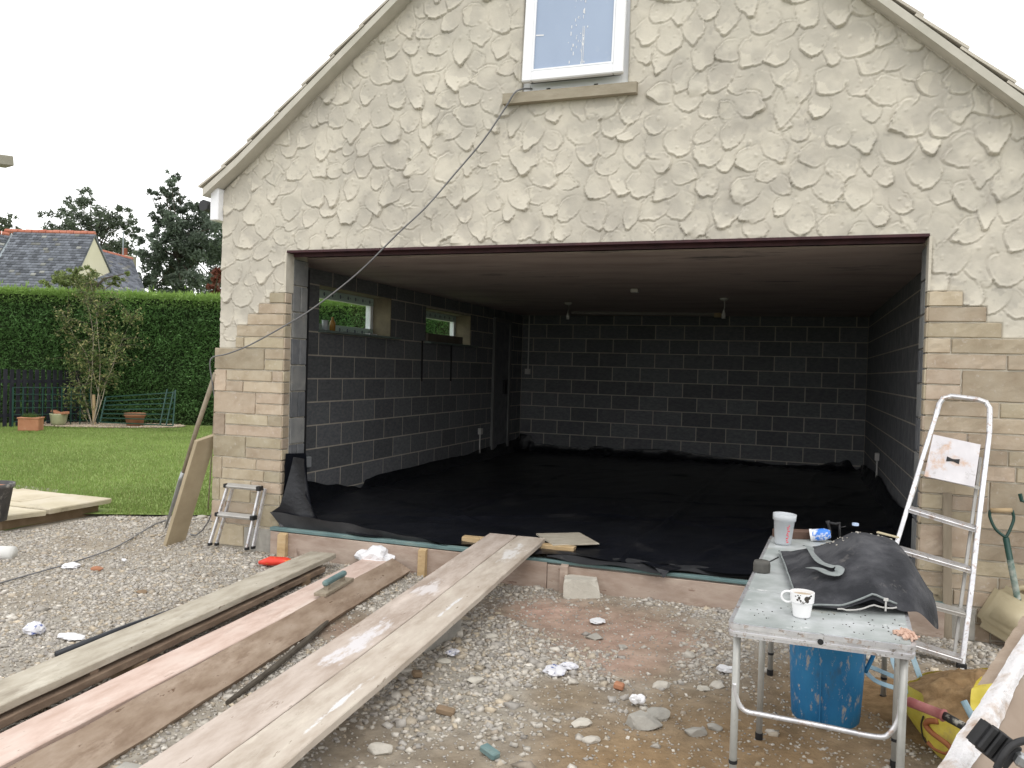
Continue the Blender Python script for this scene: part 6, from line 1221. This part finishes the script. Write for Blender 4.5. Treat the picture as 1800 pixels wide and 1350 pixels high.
# slates on the visible slope, one joined piece per roof (a few pixels each)
def slates(P0, ex_, ey_, L_, W_, name='slates', parent=bh, sx=.21, sy=.145):
    nn_ = ex_.cross(ey_).normalized(); nn_ = nn_ if nn_.z > 0 else -nn_; mb_ = []; Vs = []; Fs = []; TNs = []; r_ = 0
    ny_, nx_ = int(L_ / sy), int(W_ / sx)
    for j in range(ny_):
        for i in range(-1, nx_ + 1):
            a0 = max(0, i * sx + (sx / 2 if j % 2 else 0)); a1 = min(W_, a0 + sx - .012)
            if a1 - a0 < .05: continue
            b0_, b1_ = j * sy, (j + 1.1) * sy; k_ = len(Vs); z0_ = .105 + random.uniform(0, .008)
            Vs += [P0 + ex_ * a0 + ey_ * b0_ + nn_ * (z0_), P0 + ex_ * a1 + ey_ * b0_ + nn_ * (z0_), P0 + ex_ * a1 + ey_ * b1_ + nn_ * (z0_ + .025), P0 + ex_ * a0 + ey_ * b1_ + nn_ * (z0_ + .025), P0 + ex_ * a0 + ey_ * b1_ + nn_ * (z0_ - .01), P0 + ex_ * a1 + ey_ * b1_ + nn_ * (z0_ - .01)]
            Fs += [(k_, k_ + 1, k_ + 2, k_ + 3), (k_ + 3, k_ + 2, k_ + 5, k_ + 4)]; tq = random.uniform(.6, 1.4); cl = (Vector((.15, .16, .19)) if random.random() > .08 else Vector((.25, .25, .24))) * tq; TNs += [tuple(cl)] * 6
    npmesh(name, np.array([tuple(v) for v in Vs]), np.array(Fs), m_slatev, np.array(TNs), parent=parent, kind='stuff')
m_slatev = mat('slate_each', [(.8, .8, .8), (1.15, 1.15, 1.15)], scale=2, rough=.75, attr='tone')
dn = (N0 - A).normalized(); slates(A + eR * .08, -eR, dn, (N0 - A).length * .8, 3.5)
rt2 = MB()
for i in range(13): c = A - eR * (i * .30 - .05) + Vector((0, 0, .10 + random.uniform(0, .01))); rt2.tube([c, c - eR * .285], .10 + .01 * (i % 2), 8)
obj('ridge_tiles', rt2, m_ridge, rf, kind='stuff')
# valley and the cross wing to its left
VB = GD(28, 420, 35); V2 = VB - eF * 3.0 - Vector((0, 0, 4.1)) - eR * .22
obj('valley', MB().prism([VB + eR * .06, VB - eR * .30, V2 - eR * .30, V2 + eR * .12], None, (0, 0, .16) ), m_lead, bh)
W1 = VB - eR * .28 + Vector((0, 0, .06)); W2 = W1 - eR * 4.5 + Vector((0, 0, .35)) - eF * 3; W4 = V2 - eR * .3; wdn = (W4 - W1)
obj('roof', MB().prism([W1, W2, W2 + wdn, W4], None, (0, 0, .08)), m_slate, bh); ex2 = (W2 - W1).normalized(); slates(W1, ex2, wdn.normalized(), wdn.length * .85, 2.5)
rt2 = MB()
for i in range(9): c = W1 + ex2 * (i * .3) + Vector((0, 0, .12)); rt2.tube([c, c + ex2 * .285], .09, 8)
obj('ridge_tiles', rt2, m_ridge, bh, kind='stuff')
# second house
A2 = GD(231, 459, 39); L2 = GD(150, 438, 37.5); b2 = thing('cottage', 'second slate roofed house with brick chimney behind the cream gable', 'house', (A2.x, A2.y, -.3))
ed2 = (L2 - A2); ed2n = ed2.normalized(); d2 = (GD(256, 520, 36.6) - A2); back2 = A2 + Vector((-d2.x, -d2.y, d2.z)); l2v = L2 + d2
r2 = obj('roof', MB().prism([A2, L2, L2 + d2 * 1.8, A2 + d2 * 1.8], None, (0, 0, .1)), m_slate, b2)
slates(A2, ed2n, d2.normalized(), d2.length * 1.4, 3.2, parent=b2)
obj('wall', MB().prism([A2 - Vector((0, 0, .1)), A2 + d2 * 1.6, gnd(A2 + d2 * 1.6), gnd(back2), back2], None, ed2n * .2), m_cream, b2)
rt2 = MB()
for i in range(9): c = A2 + ed2n * (i * .3 - .05) + Vector((0, 0, .10)); rt2.tube([c, c + ed2n * .285], .09, 8)
obj('ridge_tiles', rt2, m_ridge, b2, kind='stuff')
cc_ = GD(219, 452, 40); ch = obj('chimney', MB().box((cc_.x, cc_.y, cc_.z - .5), (.9, .6, 1.1)), m_cream, b2); obj('chimney_pot', MB().lathe([(.14, -.02), (.12, .35), (.15, .38), (.001, .38)], 12, Matrix.Translation((cc_.x, cc_.y, cc_.z + .05))), m_ridge, ch, smooth=True)
c = GD(216, 455, 39.5); obj('aerial_pole', MB().tube([c, GD(217, 408, 39.5)], .03, 6), m_lead, b2)
# gutter end of the neighbouring eave, far left top
e_ = GD(17, 285, 7.0); obj('eave_beam', MB().beam(e_, GD(-160, 262, 6.4), .16, .085, up=(0, 0, 1), ch=.006), mat('weathered_beam', [(.26, .25, .2), (.34, .33, .27)], scale=8, rough=.9), None, 'end of a weathered grey eave beam poking in at the upper left edge', 'beam')

# fence
f0, f1 = GZ(-90, 756, -.2), GZ(135, 744, -.2); t = thing('picket_fence', 'dark stained vertical board fence at the left end of the lawn', 'fence', f0)
nf = 21; fd = (f1 - f0); fdn = fd.normalized()
slm = MB().box((0, 0, .64), (.085, .018, 1.28)).v
for i in range(nf):
    p = f0 + fd * (i / (nf - 1)); R_ = Matrix.Rotation(math.atan2(fdn.y, fdn.x), 3, 'Z'); obj('slat', MB().box(p + Vector((0, 0, .63 + random.uniform(-.012, .012))), (.085, .018, 1.27), R_), m_fence, t)
for z_ in (.25, 1.0): obj('rail', MB().beam(f0 + Vector((-.03, .02, z_)), f1 + Vector((-.03, .02, z_)), .04, .07), m_fence, t)
# green trellis panel
g0_, g1_ = GZ(22, 752, -.2), GZ(190, 750, -.2); g0_ = GZ(22, 751, -.2); g1_ = GZ(172, 747, -.2); t = thing('trellis', 'green metal grid trellis standing in front of the dark fence', 'trellis', g0_)
for i in range(10): p = g0_.lerp(g1_, i / 9); obj('bar', MB().tube([p, p + Vector((0, 0, .88))], .012 if i not in (0, 9) else .018, 6), m_green, t)
for i in range(6): obj('cross_wire', MB().tube([g0_ + Vector((0, 0, .12 + i * .15)), g1_ + Vector((0, 0, .12 + i * .15))], .008, 5), m_green, t)
# green metal hurdle
h0_, h1_ = GZ(182, 744, -.2), GZ(303, 750, -.2); t = thing('metal_hurdle', 'green metal garden hurdle leaning against the hedge behind the terracotta pot', 'hurdle', h0_)
BLh, BRh, TLh, TRh = GD(176, 742, 18.3), GD(304, 748, 17.7), GD(186, 698, 18.5), GD(308, 690, 17.9)
for i in range(7): k = i / 6; obj('bar', MB().tube([BLh.lerp(TLh, k), BRh.lerp(TRh, k)], .014, 6), m_green, t)
obj('upright', MB().tube([BLh, TLh], .018, 6), m_green, t); obj('upright', MB().tube([BRh, TRh + (TRh - BRh) * .08], .018, 6), m_green, t)
for a_, b_ in (((281, 748), (294, 684)), ((292, 748), (305, 688))): obj('upright', MB().tube([GD(*a_, 17.65), GD(*b_, 17.85)], .016, 6), m_green, t)
# pots
def pot(name, label, cat, p, prof, m, soil=True, n=28):
    t_ = thing(name, label, cat, p, 'garden pots'); obj('body', MB().lathe(prof, n, Matrix.Translation(p)), m, t_, smooth=True)
    if soil: zt = max(z for r_, z in prof); obj('soil', MB().lathe([(.001, zt - .05), (prof[1][0] * 1.05, zt - .05), (prof[1][0] * 1.05, zt - .04), (.001, zt - .035)], 16, Matrix.Translation(p)), m_bark, t_)
    return t_
p = GZ(237, 750, -.2); pot('plant_pot', 'wide empty terracotta pot on the gravel bed before the hurdle', 'pot', p, [(.001, 0), (.17, 0), (.21, .24), (.235, .25), (.24, .31), (.225, .315), (.205, .28), (.001, .28)], m_terra)
p = GZ(103, 749, -.2); t = pot('plant_pot', 'pale green glazed pot holding terracotta shards beside the fence', 'pot', p, [(.001, 0), (.12, 0), (.16, .10), (.185, .26), (.192, .29), (.178, .29), (.165, .25), (.001, .25)], m_glaze)
obj('terracotta_shards', MB().box(p + Vector((-.08, 0, .31)), (.20, .14, .05), Matrix.Rotation(.3, 3, 'Y'), ch=.01).box(p + Vector((.16, -.02, .30)), (.22, .14, .06), Matrix.Rotation(-.15, 3, 'Y'), ch=.01), m_terra, None, 'broken terracotta pieces lying on the pale glazed pot', 'shards')
p = GZ(54, 757, -.2); t = thing('plant_pot', 'square terracotta planter with grass next to the dark fence', 'pot', p, 'garden pots'); R_ = Matrix.Rotation(rad(30), 3, 'Z')
obj('body', MB().box(p + Vector((0, 0, .14)), (.40, .30, .28), R_, ch=.015).box(p + Vector((0, 0, .27)), (.43, .33, .03), R_, ch=.01), m_terra, t); n_ = 300
q = RNG.uniform(-.15, .15, (n_, 2)); blades(p.x + q[:, 0], p.y + q[:, 1] * .7, np.full(n_, p.z + .28), RNG.uniform(.04, .12, n_), .005, np.array([.07, .12, .03])[None] * RNG.uniform(.6, 1.3, (n_, 1)), 'planter_grass', m_grass, parent=t, kind='stuff')
p = GZ(109, 742, -.2); fit('white_pole', 'thin white pole standing behind the pale glazed pot', 'pole', MB().tube([p + Vector((0, .1, 0)), p + Vector((-.07, .1, 1.22))], .018, 8), m_upvc)
# multi-stem shrub
b = Vector((*GZ(166, 746, -.2)[:2], -.2)) + Vector((.25, -.3, 0)); t = thing('garden_tree', 'slender multi-stemmed young tree growing from the gravel bed by a stake', 'tree', b)
DT = (b - CAM).dot(FW); st_ = MB(); tips = []
for (pts, r_) in [([(166, 745), (172, 700), (176, 640), (172, 590), (168, 540), (160, 500)], .02), ([(164, 745), (160, 700), (162, 650), (164, 600), (160, 560), (150, 520)], .016), ([(161, 745), (148, 690), (158, 655), (150, 620), (130, 590), (118, 560)], .013), ([(160, 746), (152, 720), (145, 690), (135, 660), (128, 630)], .012), ([(168, 745), (180, 700), (188, 665), (200, 640), (205, 600)], .013), ([(170, 745), (178, 690), (192, 660), (210, 610), (232, 560)], .008), ([(158, 744), (142, 720), (138, 690)], .007), ([(170, 740), (176, 710), (170, 680), (162, 640), (166, 580), (175, 540)], .012)]:
    P = [GD(u, v, DT + random.uniform(-.12, .12) * (i > 0)) for i, (u, v) in enumerate(pts)]; P[0] = b + Vector((random.uniform(-.05, .05), random.uniform(-.05, .05), 0)); S = smoothpts(P, 4); st_.tube(S, [r_ * .68 * (1 - .8 * i / len(S)) for i in range(len(S))], 7)
    tips += [S[int(len(S) * k)] for k in (.45, .6, .75, .9)] + [S[-1]] * 2
tw = MB(); LC = []
for tp in tips:
    for _ in range(5):
        e = tp + Vector((random.gauss(0, .22), random.gauss(0, .22), random.gauss(.10, .20))); tw.tube([tp, tp.lerp(e, .5) + Vector((0, 0, .03)), e], [.006, .004, .002], 4)
        for k in range(24): LC.append(tuple(tp.lerp(e, random.uniform(.3, 1.1)) + Vector((random.gauss(0, .05), random.gauss(0, .05), random.gauss(0, .05)))))
obj('stems', st_, m_palebark, t, smooth=True); obj('twigs', tw, m_bark, t, kind='stuff')
LC = np.array(LC); tc = np.where((RNG.random(len(LC)) < .3)[:, None], np.array([.30, .28, .13]), np.array([.13, .18, .06])) * RNG.uniform(.6, 1.3, (len(LC), 1)); leaves(LC, .034, tc, 'foliage', t)
obj('stake', MB().tube([b + Vector((.03, .03, 0)), b + Vector((.0, .03, .72))], .035, 8), m_ply, t)
# gravel bed
n = 5200; aa = RNG.uniform(0, 6.283, n); rr_ = np.sqrt(RNG.random(n)); cb = Vector((*GZ(180, 748, -.2)[:2], -.2)) + Vector((.0, .1, 0)); ev = HD; en = HN
bx_ = cb.x + ev.x * 1.75 * rr_ * np.cos(aa) + en.x * .75 * rr_ * np.sin(aa); by_ = cb.y + ev.y * 1.75 * rr_ * np.cos(aa) + en.y * .75 * rr_ * np.sin(aa)
ob = MB(); pts = [(cb + ev * 1.8 * math.cos(a) + en * .8 * math.sin(a) + Vector((0, 0, .006))) for a in np.linspace(0, 6.283, 40)[:-1]]; obj('gravel_bed', ob.add(pts, [tuple(range(39))]), mat('bed_soil', [(.14, .11, .08), (.22, .18, .13)], scale=9, rough=.95), kind='structure')
stones(np.stack([bx_, by_, np.full(n, -.185)], 1), RNG.uniform(.014, .032, n), PAL[RNG.choice(9, n)] * np.array([1.05, .95, .85]) * .9, 'bed_gravel', m_gravel, label='small buff stones of the gravel bed below the young tree', cat='gravel', kind='stuff')
# bucket at the left edge
p = GZ(-8, 905, -.08); p = Vector((-3.52, .12, -.08)); p = GZ(-16, 915, -.08); t = thing('bucket', 'mortar-stained dark bucket cut off by the left edge of the picture', 'bucket', p)
obj('body', MB().lathe([(.001, 0), (.12, 0), (.165, .29), (.18, .295), (.182, .33), (.168, .33), (.15, .28), (.001, .26)], 28, Matrix.Translation(p)), m_bag_old, t, smooth=True)
obj('contents', MB().lathe([(.001, .30), (.14, .30), (.155, .285), (.001, .285)], 20, Matrix.Translation(p)), m_terra, t)
